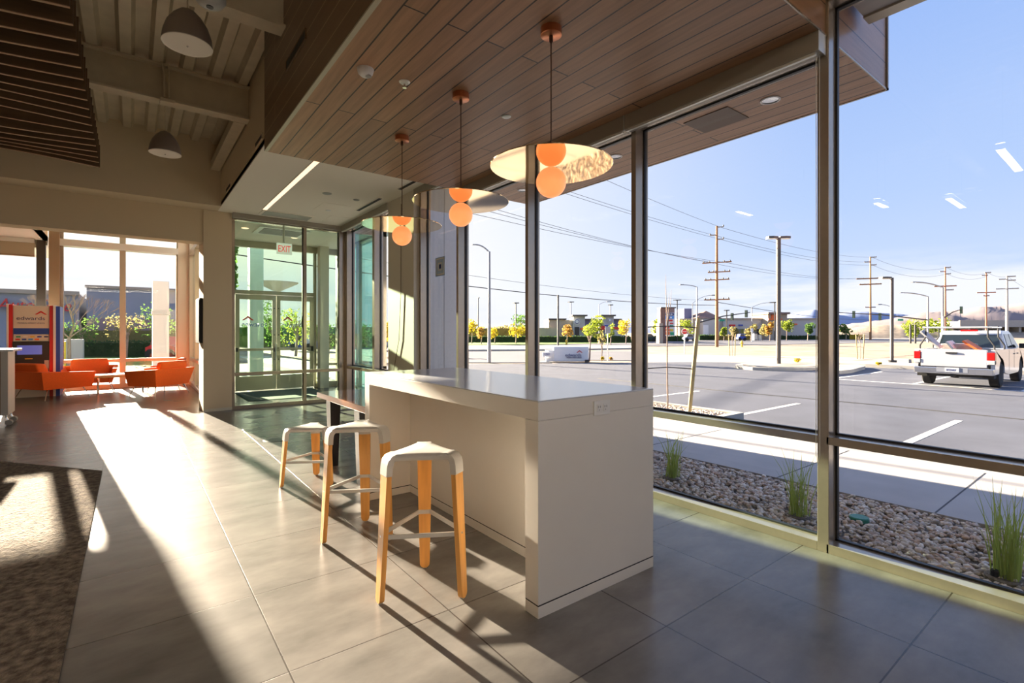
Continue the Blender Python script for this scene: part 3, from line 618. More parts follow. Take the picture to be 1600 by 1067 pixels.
# ================================================================= stools
def stool(h, foot, label, group, loc):
    t = thing('bar_stool', label, 'stool', (0, 0, 0), group)
    rt, rb = .205, .247
    a0 = [R(60), R(180), R(-60)]
    def rot(p, a): c, s = math.cos(a), math.sin(a); return (p[0] * c - p[1] * s, p[0] * s + p[1] * c, p[2])
    # triangular seat shell, gently crowned, rounded and folded down at the corners
    hw = .041; ring = []
    for k in range(3):
        a = a0[k]; b = a0[(k + 1) % 3] if k < 2 else a0[0]
        for (rr, tt) in ((.188, -hw), (.190, hw)): ring.append(rot((rr, tt, 0), a))
    # order counter-clockwise by angle
    ring = sorted(ring, key=lambda p: math.atan2(p[1], p[0]))
    dense = []
    for i in range(6):
        p, q = Vector(ring[i]), Vector(ring[(i + 1) % 6]); L = (q - p).length
        for j in range(8):
            f = j / 8; v = p.lerp(q, f)
            if L > .12: v *= 1 - .05 * math.sin(f * math.pi)
            dense.append(v)
    nd = len(dense); vs = []; fs = []; rings = [0, .35, .7, .93, 1.0, 1.0, .96, .7, .3, 0]
    zz = [.012, .010, .006, .002, -.006, -.022, -.028, -.024, -.022, -.022]
    for f, z in zip(rings, zz):
        for v in dense: vs.append((v.x * max(f, .001), v.y * max(f, .001), h - .012 + z))
    for i in range(len(rings) - 1):
        for k in range(nd): fs.append((i * nd + k, i * nd + (k + 1) % nd, (i + 1) * nd + (k + 1) % nd, (i + 1) * nd + k))
    mb = MB().add(vs, fs)
    for a in a0:
        path = [(.14, h - .024), (.172, h - .022), (.190, h - .028), (.203, h - .043), (.2085, h - .065), (.212, h - .115)]
        th = .017; outer = []; inner = []
        for i, (r, z) in enumerate(path):
            p0 = path[max(0, i - 1)]; p1 = path[min(len(path) - 1, i + 1)]
            d = Vector((p1[0] - p0[0], p1[1] - p0[1])).normalized(); n = Vector((-d.y, d.x))
            if n.x < 0 and abs(n.x) > .3: n = -n
            if n.y < 0 and abs(n.x) <= .3: n = -n
            outer.append((r + n.x * th, z + n.y * th)); inner.append((r - n.x * th, z - n.y * th))
        loop = outer + inner[::-1]; n_ = len(loop)
        A = [rot((r, -hw, z), a) for r, z in loop]; B = [rot((r, hw, z), a) for r, z in loop]
        mb.add(A + B, [(i, i + 1, n_ + i + 1, n_ + i) for i in range(n_ - 1)] + [(n_ - 1, 0, n_, 2 * n_ - 1)] +
               [tuple([i, i + 1, n_ - 2 - i, n_ - 1 - i]) for i in range(len(path) - 1)] + [tuple([n_ + i, n_ + n_ - 1 - i, n_ + n_ - 2 - i, n_ + i + 1]) for i in range(len(path) - 1)])
    build(mb, 'seat', 'seat_metal', t, 0, True)
    zt = h - .115
    for a in a0:
        vs = []; N = 26
        prof = [(hw, 1.0), (.037, .55), (.030, .12)]
        out = []
        for i in range(8): f = i / 7; out.append((hw - (hw - .0285) * f ** 1.15, zt * (1 - f) + .03 * f))
        for i in range(1, 7): g = i / 6 * math.pi / 2; out.append((.0285 * math.cos(g), .03 - .026 * math.sin(g)))
        left = [(-w, z) for w, z in out[::-1] if w > 1e-6]
        loop = out + left; n_ = len(loop); A = []; B = []
        for w, z in loop:
            r = rb + (.212 - rb) * z / zt
            A.append(rot((r - .0135, w, z), a)); B.append(rot((r + .0135, w, z), a))
        mb = MB().add(A + B, [tuple(range(n_ - 1, -1, -1)), tuple(range(n_, 2 * n_))] + [(i, (i + 1) % n_, n_ + (i + 1) % n_, n_ + i) for i in range(n_)])
        lg = build(mb, 'leg', 'oak', t, .0015)
        rr = rb + (.212 - rb) * foot / zt
        build(MB().add([rot(p, a) for p in MB().lathe([(0, rr + .0145), (.006, rr + .0142), (.006, rr + .01), (0, rr + .01)], (0, 0, foot), 12, 'x').v], MB().lathe([(0, 0), (1, 0), (1, 1), (0, 1)], (0, 0, 0), 12).f), 'bolt', 'chrome', lg)
        build(MB().add([rot(p, a) for p in MB().box(rb - .010, rb + .010, -.012, .012, 0, .006).v], MB().box(0, 1, 0, 1, 0, 1).f), 'foot_pad', 'grey_pl', lg)
    for k in range(3):
        rr = rb + (.212 - rb) * foot / zt - .016
        a, b = a0[k], a0[(k + 1) % 3]
        if k == 2: a, b = a0[2], a0[0]
        s1 = 1
        P_ = Vector(rot((rr, hw * .8 * (1 if k < 3 else -1), foot), a)); Q_ = Vector(rot((rr, -hw * .8, foot), b))
        n = (Q_ - P_).cross(Vector((0, 0, 1))).normalized() * .005; u = Vector((0, 0, .011))
        build(MB().hexa([P_ - n - u, P_ + n - u, Q_ + n - u, Q_ - n - u], [P_ - n + u, P_ + n + u, Q_ + n + u, Q_ - n + u]), 'footrest_bar', 'seat_metal', t)
    # plates hugging the inside of the legs
    mb = MB(); rr = rb + (.212 - rb) * foot / zt - .016
    for a in a0: mb.add([rot(p, a) for p in MB().box(rr - .004, rr + .003, -hw * .85, hw * .85, foot - .011, foot + .011).v], MB().box(0, 1, 0, 1, 0, 1).f)
    build(mb, 'footrest_plate', 'seat_metal', t)
    t.location = loc; return t
GS = 'three-legged stools along the counter'
s1 = stool(.772, .345, 'triangular-seat bar stool with oak legs, nearest to the camera', GS, (1.268, 2.459, 0))
dup(s1, (1.260, 3.386, 0), None, 'triangular-seat bar stool with oak legs, the middle of the three')
stool(.535, .225, 'low triangular-seat stool with oak legs, farthest, by the wooden table', GS, (1.325, 4.845, 0))

# ================================================================= carpet, floor plates, cart
poly = [(-.231, -3.9), (-.231, 6.49), (-1.128, 7.647), (-6.9, 15.0 * .98 - 0.0), (-6.9, -3.9)]
poly[3] = (-3.1, 10.25); poly.insert(4, (-6.9, 10.25))
tag(build(MB().prism(poly, .0005, .012), 'carpet', 'carpet'), 'brown looped carpet with an angled far edge on the left', 'carpet')
tag(build(MB().lathe([(0, .004), (.14, .004), (.15, .0005)], (1.62, 9.2, 0), 28), 'floor_plate', mat('dull_floor_plate', (.10, .11, .11), .4)), 'round metal floor cover close to the vestibule glass', 'floor cover')
tag(build(MB().lathe([(0, .004), (.14, .004), (.15, .0005)], (1.50, 7.05, 0), 28), 'floor_plate', mat('dull_floor_plate_near', (.10, .11, .11), .4)), 'round metal floor cover beyond the low stool', 'floor cover')
t = thing('rolling_desk', 'brown and grey rolling desk on castors, cut by the left edge', 'desk', (-1.9, 10.75, 0))
build(MB().box(-2.9, -1.52, 10.55, 11.1, .16, 1.12), 'cabinet', 'cart', t, .004); build(MB().box(-1.55, -1.47, 10.54, 11.1, .16, 1.12), 'side_panel', 'seat_metal', t, .004)
build(MB().box(-3.0, -1.40, 10.45, 11.2, 1.12, 1.155), 'desk_top', 'top_lam', t, .004)
for (x, y) in ((-1.50, 10.62), (-1.50, 11.0), (-2.8, 10.62), (-2.8, 11.0)):
    c = build(MB().lathe([(0, -.014), (.04, -.014), (.045, 0), (.04, .014), (0, .014)], (x + .03, y - .03, .045), 20, 'y').lathe([(0, -.012), (.04, -.012), (.045, 0), (.04, .012), (0, .012)], (x + .03, y + .03, .045), 20, 'y'), 'castor', 'grey_pl', t, 0, True)
    build(MB().tube([(x + .03, y, .05), (x, y, .12), (x, y, .17)], .014), 'stem', 'chrome', c)

# ================================================================= lounge furniture
def lounge_seat(label, loc, rz, w=.98, d=.80):
    t = thing('lounge_armchair', label, 'armchair', (0, 0, 0))
    # local: front towards +Y, back at -Y; flared shell
    def ringpts(s, z): return [(-w / 2 * s, d / 2 * .98, z), (-w / 2 * s, -d / 2 * s * 1.02, z), (w / 2 * s, -d / 2 * s * 1.02, z), (w / 2 * s, d / 2 * .98, z)]
    mb = MB(); b = [Vector(p) for p in ringpts(.84, .22)]; tp = [Vector(p) for p in ringpts(1.03, .60)]; th = .09
    def inn(ps):
        c = [Vector((p.x - math.copysign(th, p.x), p.y + (th if p.y < 0 else 0), p.z)) for p in ps]; return c
    bi, ti = inn(b), inn(tp); ti[0].z -= .05; ti[3].z -= .05; tp[0].z -= .05; tp[3].z -= .05
    for i in range(3):
        mb.hexa([b[i], b[i + 1], bi[i + 1], bi[i]], [tp[i], tp[i + 1], ti[i + 1], ti[i]])
    build(mb, 'shell', 'orange', t, .012)
    build(MB().hexa([(p.x * .98, p.y * .98, .22) for p in b], [(p.x * .86, p.y * .9, .42) for p in tp]), 'seat_cushion', 'orange', t, .02)
    bc = MB().hexa([(-w * .36, -d * .42, .40), (w * .36, -d * .42, .40), (w * .36, -d * .22, .40), (-w * .36, -d * .22, .40)], [(-w * .33, -d * .52, .765), (w * .33, -d * .52, .765), (w * .33, -d * .33, .765), (-w * .33, -d * .33, .765)])
    build(bc, 'back_cushion', 'orange', t, .045, True, 3)
    for sx in (-1, 1):
        for sy in (-1, 1):
            build(MB().tube([(sx * w * .36, sy * d * .33, .23), (sx * w * .44, sy * d * .42, 0)], [.011, .007]), 'leg', 'chrome', t)
    t.location = loc; t.rotation_euler[2] = rz; return t
lounge_seat('orange armchair at the left, seen from behind beside the cash machine', (-1.34, 14.52, 0), R(-54), 1.08, 1.0)
lounge_seat('orange armchair in the middle, facing the camera in front of the window', (-.80, 15.62, 0), R(180), 1.05, .78)
lounge_seat('orange armchair at the right of the lounge, seen from behind, nearest the pillar', (.52, 13.85, 0), R(42), 1.02, .80)
lounge_seat('orange armchair at the right of the lounge, mostly hidden behind another', (.70, 15.2, 0), R(80), .95, .78)
t = thing('coffee_table', 'long low pale table between the orange armchairs', 'table', (-.25, 14.75, 0))
build(MB().box(-.75, .35, 14.45, 15.05, .42, .455), 'tabletop', 'white_pl', t, .005); build(MB().box(-.74, .34, 14.46, 15.04, .385, .418), 'apron', 'stake', t)
for (x, y) in ((-.6, 14.55), (.22, 14.55), (-.6, 14.95), (.22, 14.95)): build(MB().tube([(x, y, .39), (x, y, 0)], .014), 'leg', 'chrome', t)
tag(box('magazine', 'paper', -.42, -.2, 14.6, 14.86, .456, .466), 'printed magazine lying on the low lounge table', 'magazine')
t = thing('wall_screen', 'dark screen on the lounge side of the pillar', 'screen', (.97, 10.62, 1.2))
build(MB().box(.955, 1.008, 10.34, 10.96, 1.22, 2.02), 'casing', 'black', t, .004); build(MB().box(.951, .956, 10.37, 10.93, 1.25, 1.99), 'display', 'dark', t)

# cash machine
AX, AY = -1.70, 14.95
t = thing('cash_machine', 'tall cash machine with red, white and blue surround at the far left', 'cash machine', (AX, AY, 0))
ux = Vector((FY, -FX, 0)); ux = Vector((.88, .475, 0)).normalized() * 1.0; ux = Vector((1, 0, 0)); hw = .36
def ab(name, m, x0, x1, z0, z1, y0, y1, par=t, bv=0.): return build(MB().box(AX + x0, AX + x1, AY + y0, AY + y1, z0, z1), name, m, par, bv)
ab('body', 'white_pl', -.33, .33, 0, 1.99, 0, .6)
ab('side_band', 'white', -.40, -.37, 0, 2.02, -.06, .6); ab('side_band', 'red', -.37, -.31, 0, 2.01, -.04, .5); ab('side_band', 'red', .27, .33, 0, 2.0, -.04, .5); ab('side_band', 'white', .33, .37, 0, 2.01, -.06, .6); ab('side_band', 'blue', .37, .44, 0, 1.99, -.02, .6)
hp = ab('header_panel', 'paper', -.30, .26, 1.50, 1.97, -.02, 0)
text('lettering', 'edwards', .11, 'navy', (AX - .26, AY - .022, 1.68), (1, 0, 0), (0, 0, 1), hp, .001, 0, 'LEFT', 1.22)
text('small_lettering', 'FEDERAL CREDIT UNION', .038, 'navy', (AX - .24, AY - .022, 1.60), (1, 0, 0), (0, 0, 1), hp, .001)
chevron('chevron_mark', 'red', (AX + .13, AY - .022, 1.80), (1, 0, 0), (0, 0, 1), .20, hp)
ab('blue_band', 'blue', -.30, .26, 1.37, 1.50, -.025, 0)
cs = ab('card_strip', 'paper', -.30, .26, 1.22, 1.36, -.022, 0)
for i, c in enumerate(('greenp', 'white', 'yellowp', 'blue', 'navy')): ab('card_mark', c, -.26 + i * .11, -.19 + i * .11, 1.30, 1.33, -.024, -.02, cs)
for i, c in enumerate(('red', 'blue', 'ltblue', 'orangep')): ab('card_mark', c, -.27 + i * .10, -.20 + i * .10, 1.24, 1.275, -.024, -.02, cs)
ab('console', 'dark', -.31, .27, .62, 1.215, -.05, 0)
ab('screen', 'screen', -.24, .15, .93, 1.13, -.056, -.05); ab('card_slot', 'yellowp', -.12, .0, .83, .85, -.056, -.05); ab('cash_slot', 'hem', -.22, .05, .71, .735, -.06, -.05)
ab('receipt_holder', 'seat_metal', .19, .26, .62, .80, -.08, -.05)

# EXIT sign in the vestibule
t = thing('exit_sign', 'red EXIT sign hanging in the glass vestibule', 'exit sign', (2.42, 10.9, 3.1))
build(MB().box(2.335, 2.625, 10.86, 10.90, 3.0, 3.225), 'housing', mat('backlit_sign_face', (.7, .7, .62), .5, emis=(.8, .85, .7), estr=.42), t, .004); build(MB().lathe([(0, 0), (.06, 0), (.06, -.03), (.02, -.05), (.02, -.39), (0, -.39)], (2.47, 10.88, 3.6), 16), 'mount', 'white_pl', t)
text('lettering', 'EXIT', .19, 'exit_red', (2.355, 10.858, 3.045), (1, 0, 0), (0, 0, 1), t, .002, 0, 'LEFT', .62)
for (x, y, lab) in ((1.9, 11.7, 'small round ceiling fitting in the vestibule, left of the air diffuser'), (3.0, 12.2, 'small round ceiling fitting in the vestibule, right of the exit sign')):
    disc('ceiling_disc', lab, 'downlight', x, y, 3.6, .07, 'light_on')
t = thing('air_diffuser', 'dark square air diffuser in the vestibule ceiling above the exit sign', 'vent', (2.55, 11.6, 3.59))
build(MB().box(2.1, 3.1, 11.25, 12.1, 3.585, 3.6), 'frame', 'white_pl', t); build(MB().box(2.2, 3.0, 11.35, 12.0, 3.58, 3.586), 'grille', 'dark', t)

# square decal on the window
t = thing('window_decal', 'small square blue and white sticker on the blue-grey glass bay', 'sticker', (3.62, 6.48, 2.38))
def dec(r, m, x): 
    mb = MB()
    for (a, b, c, d) in ((-r, r, r - .018, r), (-r, r, -r, -r + .018), (-r, -r + .018, -r, r), (r - .018, r, -r, r)): mb.box(x, x + .001, 6.48 + a, 6.48 + b, 2.38 + c, 2.38 + d)
    return build(mb, 'square_mark', m, t)
build(MB().box(3.6240, 3.6245, 6.34, 6.62, 2.24, 2.52), 'backing', mat('pale_blue_film', (.40, .56, .78), .5), t); dec(.125, 'white', 3.622); dec(.06, 'white', 3.622); build(MB().box(3.622, 3.623, 6.45, 6.51, 2.35, 2.41), 'dot', 'navy', t)

# suspended lit strips on the unseen side of the room (mirrored in the window glass; those behind the camera added as fill)
for (x, y, l, lab) in ((-1.7, 1.18, 1.3, 'lit strip light over the near side of the room, right'), (-3.9, 2.13, 1.0, 'lit strip light over the near side of the room, left'), (-1.75, 4.7, .5, 'short lit strip light left of the counter'), (-3.05, 2.95, .5, 'short lit strip light between the long ones'),
                       (-4.5, -1.5, 2.4, 'long fill strip light added behind the camera, left'), (-1.2, -1.8, 2.4, 'long fill strip light added behind the camera, right'), (1.0, -1.0, 2.4, 'long fill strip light added behind the camera by the windows')):
    t = thing('suspended_strip_light', lab, 'ceiling light', (x, y, 3.6))
    build(MB().box(x - l / 2, x + l / 2, y - .045, y + .045, 3.61, 3.68), 'housing', 'white_pl', t); build(MB().box(x - l / 2, x + l / 2, y - .04, y + .04, 3.602, 3.61), 'diffuser', 'strip_on', t); build(MB().box(x - l / 2, x + l / 2, y - .04, y + .04, 3.682, 3.688), 'upward_fill', 'strip_on', t)  # glowing top face added to brighten the deck above
    build(MB().tube([(x - l * .4, y, 3.68), (x - l * .4, y, 4.63)], .003, 5).tube([(x + l * .4, y, 3.68), (x + l * .4, y, 4.63)], .003, 5), 'hanging_wire', 'dark', t)

# ================================================================= OUTSIDE: ground
def xy(px, py): p, D = gp(px, py); return (p.x, p.y)
def slab(name, m, poly, z0, z1): return struct(build(MB().prism(poly, z0, z1), name, m))
slab('ground_sand', 'sand', [(-1500, -900), (2600, -900), (2600, 2600), (-1500, 2600)], G - .40, G - .05)
slab('planting_bed', 'soil', [(3.68, -6), (5.10, -6), (5.10, 8.5), (3.68, 8.5)], G - .2, -.075)
slab('path_sidewalk', 'concrete', [(5.10, -12), (6.98, -12), (6.98, 34), (5.10, 34)], G - .2, -.04)
slab('path_entry', 'concrete', [(-8, 13.4), (5.1, 13.4), (5.1, 8.5), (4.5, 8.5), (4.5, 16.4), (5.1, 16.4), (5.1, 20), (-8, 20)], G - .2, -.05)
slab('path_entry_corner', 'concrete', [(3.69, 8.5), (5.1, 8.5), (5.1, 16), (4.46, 16), (4.46, 10.3), (3.69, 10.3)], G - .2, -.045)
slab('kerb_strip', 'curb', [(6.985, -12), (7.12, -12), (7.12, 34), (6.985, 34)], G - .2, -.042)
mb = MB()
for y in (-1.6, -.38, 1.10, 2.325, 3.98, 5.5, 7.0, 8.5, 10, 11.5): mb.box(5.11, 6.97, y - .006, y + .006, -.05, -.0385)
struct(build(mb, 'path_joint', 'crack'))
slab('planting_bed_island', 'soil', [(7.13, 4.75), (8.7, 4.75), (8.7, 9), (7.13, 9)], G - .2, -.10)
slab('kerb_island', 'curb', [(7.12, 4.62), (8.85, 4.62), (8.85, 9.1), (8.7, 9.1), (8.7, 4.75), (7.12, 4.75)], G - .2, -.05)
lot = [(7.1, -30), (27.2, -30), (27.2, 8.5)] + [xy(*p) for p in [(1270, 574.5), (1180, 567), (1100, 565.5), (1030, 566), (840, 568), (730, 569)]] + [(-30, 40), (-30, 21), (7.1, 21)]
slab('car_park', 'asphalt', lot, G - .2, G)
slab('driveway', 'sand_pale', [xy(*p) for p in [(1000, 566.5), (1180, 567), (1420, 571), (1420, 560), (1250, 556), (1010, 553)]], G - .3, G - .02)
drive = [xy(*p) for p in [(660, 566), (860, 566), (850, 561), (1000, 563), (1000, 549.5), (985, 548.5), (660, 549)]]
slab('side_road', 'street', drive, G - .3, G - .01)
slab('kerb_far', 'curb', [xy(*p) for p in [(600, 549), (860, 547), (990, 545), (990, 541), (860, 541), (600, 542)]], G - .25, G + .10)
st = [xy(*p) for p in [(600, 541), (900, 540.5), (1010, 540.5), (1200, 538.5), (1420, 534)]] + [(330, 40), (330, 110)] + [xy(*p) for p in [(1420, 528.3), (1100, 530.3), (1000, 535), (850, 538.5), (600, 539)]]
slab('street', 'street', st, G - .3, G - .005)
slab('lawn_verge', 'grass_far', [xy(*p) for p in [(560, 540), (850, 538.3), (990, 535), (990, 531.5), (840, 532), (560, 533)]], G - .3, G + .03)
slab('lawn_far', 'grass_far', [xy(*p) for p in [(1190, 529.8), (1300, 529), (1300, 527), (1190, 527)]], G - .3, G + .05)
slab('lawn_left', 'grass_far', [(-60, 24), (2, 24), (2, 46), (-60, 46)], G - .3, G + .02)
slab('kerb_lot_end', 'curb', [(27.2, -30), (27.7, -30), (27.7, 8.4), (27.2, 8.4)], G - .2, G + .15)
slab('walk_lot_end', 'concrete', [(27.7, -30), (30.2, -30), (30.2, 10), (27.7, 10)], G - .2, G + .12)
pc, _ = gp(1218, 574); isl = [(pc.x + 2.7 * math.cos(a * R(20)) , pc.y - .1 + 1.7 * math.sin(a * R(20))) for a in range(18)]
slab('kerb_island_far', 'curb', isl, G - .2, G + .13)
c0 = Vector((pc.x, pc.y - .1))
slab('planting_bed_far', 'sand_pale', [tuple(c0 + (Vector(p) - c0) * .86) for p in isl], G, G + .15)
isl2 = [xy(*p) for p in [(1290, 587), (1330, 583), (1352, 577), (1340, 574), (1290, 575)]]
slab('kerb_island_right', 'curb', isl2, G - .2, G + .14)
mb = MB()
for y, xa, xb in ((5.0, 8.9, 12.0), (2.25, 8.4, 12.0), (-.5, 8.4, 12.0), (-3.2, 8.4, 12.0), (7.75, 8.9, 12.4)): mb.box(xa, xb, y - .055, y + .055, G - .01, G + .003)
mb.box(19.30, 19.42, -20, 7.0, G - .01, G + .003)
for y in (4.72, 2.30, -.1, -2.6, 7.0): mb.box(19.42, 24.5, y - .055, y + .055, G - .01, G + .003)
struct(build(mb, 'road_marking', 'paint'))
struct(build(MB().tube([(12.9, -8, G), (12.95, 0, G), (13.1, 3.5, G), (12.9, 7, G), (13.0, 12, G)], .02, 5), 'tar_line', 'crack'))
# desert mound beyond the street and the hills
def ridge(name, m, pts, D, thick):
    """pts: (px, py of the crest); a hill range standing at distance D"""
    mb = MB(); n = len(pts); vs = []; fs = []; K = 14
    base = []
    for (px, py) in pts:
        p = dp(px, D); h = up(py, D) - G; d = Vector((p.x, p.y)).normalized()
        for k in range(K):
            f = k / (K - 1); s = -1 + 2 * f; hh = h * (1 - abs(s) ** 1.6) * (1 + .09 * math.sin(px * .075 + k * 1.3) * (0 < k < K - 1) * (abs(s) > .15))
            vs.append((p.x + d.x * s * thick, p.y + d.y * s * thick, G - .3 + hh))
    for i in range(n - 1):
        for k in range(K - 1): fs.append((i * K + k, (i + 1) * K + k, (i + 1) * K + k + 1, i * K + k + 1))
    mb.add(vs, fs); return mb
def crest(ctrl, step=6, amp=.8, seed=1):
    r_ = random.Random(seed); out = []; px = ctrl[0][0]
    while px <= ctrl[-1][0]:
        for (a, b) in zip(ctrl[:-1], ctrl[1:]):
            if a[0] <= px <= b[0]: y = a[1] + (b[1] - a[1]) * (px - a[0]) / (b[0] - a[0]); break
        out.append((px, y + r_.uniform(-amp, amp))); px += step
    return out
def smooth_(mb, n, m): return build(mb, n, m, None, 0, True)
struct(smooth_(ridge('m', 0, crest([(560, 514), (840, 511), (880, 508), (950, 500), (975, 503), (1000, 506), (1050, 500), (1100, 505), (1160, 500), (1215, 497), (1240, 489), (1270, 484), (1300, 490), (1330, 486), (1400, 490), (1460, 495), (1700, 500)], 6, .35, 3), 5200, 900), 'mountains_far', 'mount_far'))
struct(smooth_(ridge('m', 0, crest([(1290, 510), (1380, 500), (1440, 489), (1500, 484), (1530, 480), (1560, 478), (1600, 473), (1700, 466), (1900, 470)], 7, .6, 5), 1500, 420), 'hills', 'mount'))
struct(smooth_(ridge('m', 0, crest([(1285, 522), (1310, 514), (1345, 509), (1400, 506), (1440, 504), (1480, 506), (1540, 512), (1620, 506), (1700, 500)], 6, .7, 8), 190, 40), 'ground_mound', 'sand'))

# gravel: countless pebbles in the bed by the window, one object
def pebbles(name, label, regions, size, seed, zb):
    rs = np.random.RandomState(seed); V = []; F = []; base = bmesh.new(); bmesh.ops.create_icosphere(base, subdivisions=1, radius=1)
    bv = np.array([v.co[:] for v in base.verts]); bf = np.array([[v.index for v in f.verts] for f in base.faces]); base.free(); off = 0
    for (x0, x1, y0, y1, n) in regions:
        for i in range(n):
            s = size * rs.uniform(.55, 1.5); sc = np.array([s, s * rs.uniform(.55, .9), s * rs.uniform(.35, .7)])
            a, b_, c = rs.uniform(0, 6.28), rs.uniform(-.5, .5), rs.uniform(-.5, .5)
            Rm = np.array(Matrix.Rotation(a, 3, 'Z') @ Matrix.Rotation(b_, 3, 'X') @ Matrix.Rotation(c, 3, 'Y'))
            v = (bv * (1 + rs.uniform(-.18, .18, (len(bv), 1)))) * sc @ Rm.T
            v += np.array([rs.uniform(x0, x1), rs.uniform(y0, y1), zb + rs.uniform(0, size * 1.1)])
            V.append(v); F.append(bf + off); off += len(bv)
    V = np.concatenate(V); F = np.concatenate(F); me = bpy.data.meshes.new(name)
    me.vertices.add(len(V)); me.vertices.foreach_set('co', V.ravel()); me.loops.add(F.size); me.loops.foreach_set('vertex_index', F.ravel().astype(np.int32))
    me.polygons.add(len(F)); me.polygons.foreach_set('loop_start', np.arange(0, F.size, 3, dtype=np.int32)); me.update(); me.validate()
    me.materials.append(M['pebble']); o = bpy.data.objects.new(name, me); col.objects.link(o)
    return tag(o, label, 'gravel', kind='stuff')
pebbles('gravel', 'pale mixed river pebbles in the bed outside the window', [(3.72, 5.09, -.6, 2.2, 5200), (3.72, 5.09, 2.2, 5.0, 5200), (3.72, 5.09, 5.0, 8.2, 2400)], .021, 4, -.072)
pebbles('gravel', 'pale pebbles around the staked sapling beyond the sidewalk', [(7.15, 8.68, 4.78, 8.8, 3400)], .028, 6, -.10)

def tuft(label, x, y, n, h, seed, lean=.35):
    r_ = random.Random(seed); t = thing('grass_clump', label, 'grass clump', (x, y, -.06)); mb = MB()
    for i in range(n):
        a = r_.uniform(0, 6.28); hh = h * r_.uniform(.45, 1.0); ln = lean * r_.uniform(.1, 1) * hh; bx = x + r_.uniform(-.06, .06); by = y + r_.uniform(-.06, .06); w = r_.uniform(.003, .0055)
        pa = r_.uniform(0, 3.14); dx, dy = math.cos(pa) * w, math.sin(pa) * w; prev = None
        pts = [(0, 0), (.35, .12), (.7, .45), (1, 1)]
        vs = []
        for k, (f, l) in enumerate(pts):
            ww = (1, .9, .6, .05)[k]; px_, py_, pz_ = bx + math.cos(a) * ln * l, by + math.sin(a) * ln * l, -.07 + hh * f
            vs += [(px_ - dx * ww, py_ - dy * ww, pz_), (px_ + dx * ww, py_ + dy * ww, pz_)]
        mb.add(vs, [(0, 1, 3, 2), (2, 3, 5, 4), (4, 5, 7, 6)])
    o = build(mb, 'blades', 'blade', t); o['kind'] = 'stuff'
    build(MB().lathe([(0, -.03), (.085, -.03), (.095, .004), (.08, .012), (.03, .008), (0, .01)], (x, y, -.05), 14), 'root_ball', 'soil', t)
tuft('ornamental grass clump in the gravel just right of the counter', 4.30, 2.98, 60, .52, 1, .55)
tuft('ornamental grass clump in the gravel left of the big mullion', 4.20, 1.74, 56, .56, 2, .35)
tuft('ornamental grass clump in the gravel at the lower right edge', 4.10, .56, 75, .62, 3, .30)
t = tag(build(MB().lathe([(0, .03), (.016, .03), (.02, .02), (.02, -.05), (0, -.05)], (4.06, .60, -.03), 14), 'irrigation_cap', 'black'), 'black irrigation cap at the foot of the grass on the right', 'irrigation cap')
t = tag(build(MB().lathe([(0, .006), (.06, .006), (.065, 0), (.065, -.03), (0, -.03)], (4.50, 1.43, -.035), 18), 'valve_cover', mat('green_plastic', (.03, .22, .15), .5)), 'round green valve cover lying in the gravel', 'valve cover')

# pier outside the column bay, and the unseen wing behind it
struct(box('wall_pier', 'stucco_grey', 4.50, 5.24, 8.6, 9.0, -.1, 4.6))
struct(box('wall_pier_joint', 'stone_dummy' if False else 'galv', 4.90, 4.905, 8.592, 8.6, 0, 4.6))

# staked sapling outside the window
def sapling(label, x, y, gz, hs, ht, spread, seed, fine=True, stakes_d=(.0, 1.)):
    r_ = random.Random(seed); t = thing('staked_sapling', label, 'young tree', (x, y, gz)); d = Vector((stakes_d[0], stakes_d[1], 0)).normalized()
    p = Vector((x, y, gz)); w = .034 if fine else .03
    pts = [p + Vector((r_.uniform(-.012, .012), r_.uniform(-.012, .012), ht * .66 * i / 6)) for i in range(7)]
    build(MB().tube(pts, [.017 - .0012 * i for i in range(7)], 7), 'trunk', 'bark', t)
    mb = MB(); top = pts[-1]
    for j in range(5 if fine else 7):
        o0 = pts[4 + j % 3]; a = r_.uniform(0, 6.28); k = r_.uniform(.05, .16) if fine else r_.uniform(.1, .35)
        mb.tube([o0, o0 + Vector((math.cos(a) * k * .6, math.sin(a) * k * .6, ht * .14)), o0 + Vector((math.cos(a) * k * .8, math.sin(a) * k * .8, ht * .30 * r_.uniform(.6, 1)))], [.009, .006, .002], 5)
    build(mb, 'branches', 'bark', t)
    for s in (-1, 1):
        b = p + d * s * spread * .70; e = p + d * s * spread * 1.0 + Vector((0, 0, hs))
        build(MB().tube([b, e], w * 1.1, 8), 'stake', 'stake', t)
    for f in (.48, .9):
        a_ = p + d * -spread * (.70 + .30 * f) + Vector((0, 0, hs * f)); b_ = p + d * spread * (.70 + .30 * f) + Vector((0, 0, hs * f))
        build(MB().tube([a_, (a_ + b_) / 2 + Vector((0, 0, .03)), b_], .010, 6), 'tie', 'dark', t)
    return t
sapling('bare staked sapling outside the second window bay, beyond the sidewalk', 7.68, 5.42, -.10, 1.77, 2.83, .56, 11, True, (FY, -FX))
for (px, py, lab) in ((1144, 556, 'small staked sapling on the sand, right of the large utility pole'), (1344, 561, 'small staked sapling on the sand, right of the big window mullion')):
    q_, D = gp(px, py); sapling(lab, q_.x, q_.y, G, 1.5, 2.2, .25, px, False, (FY, -FX))

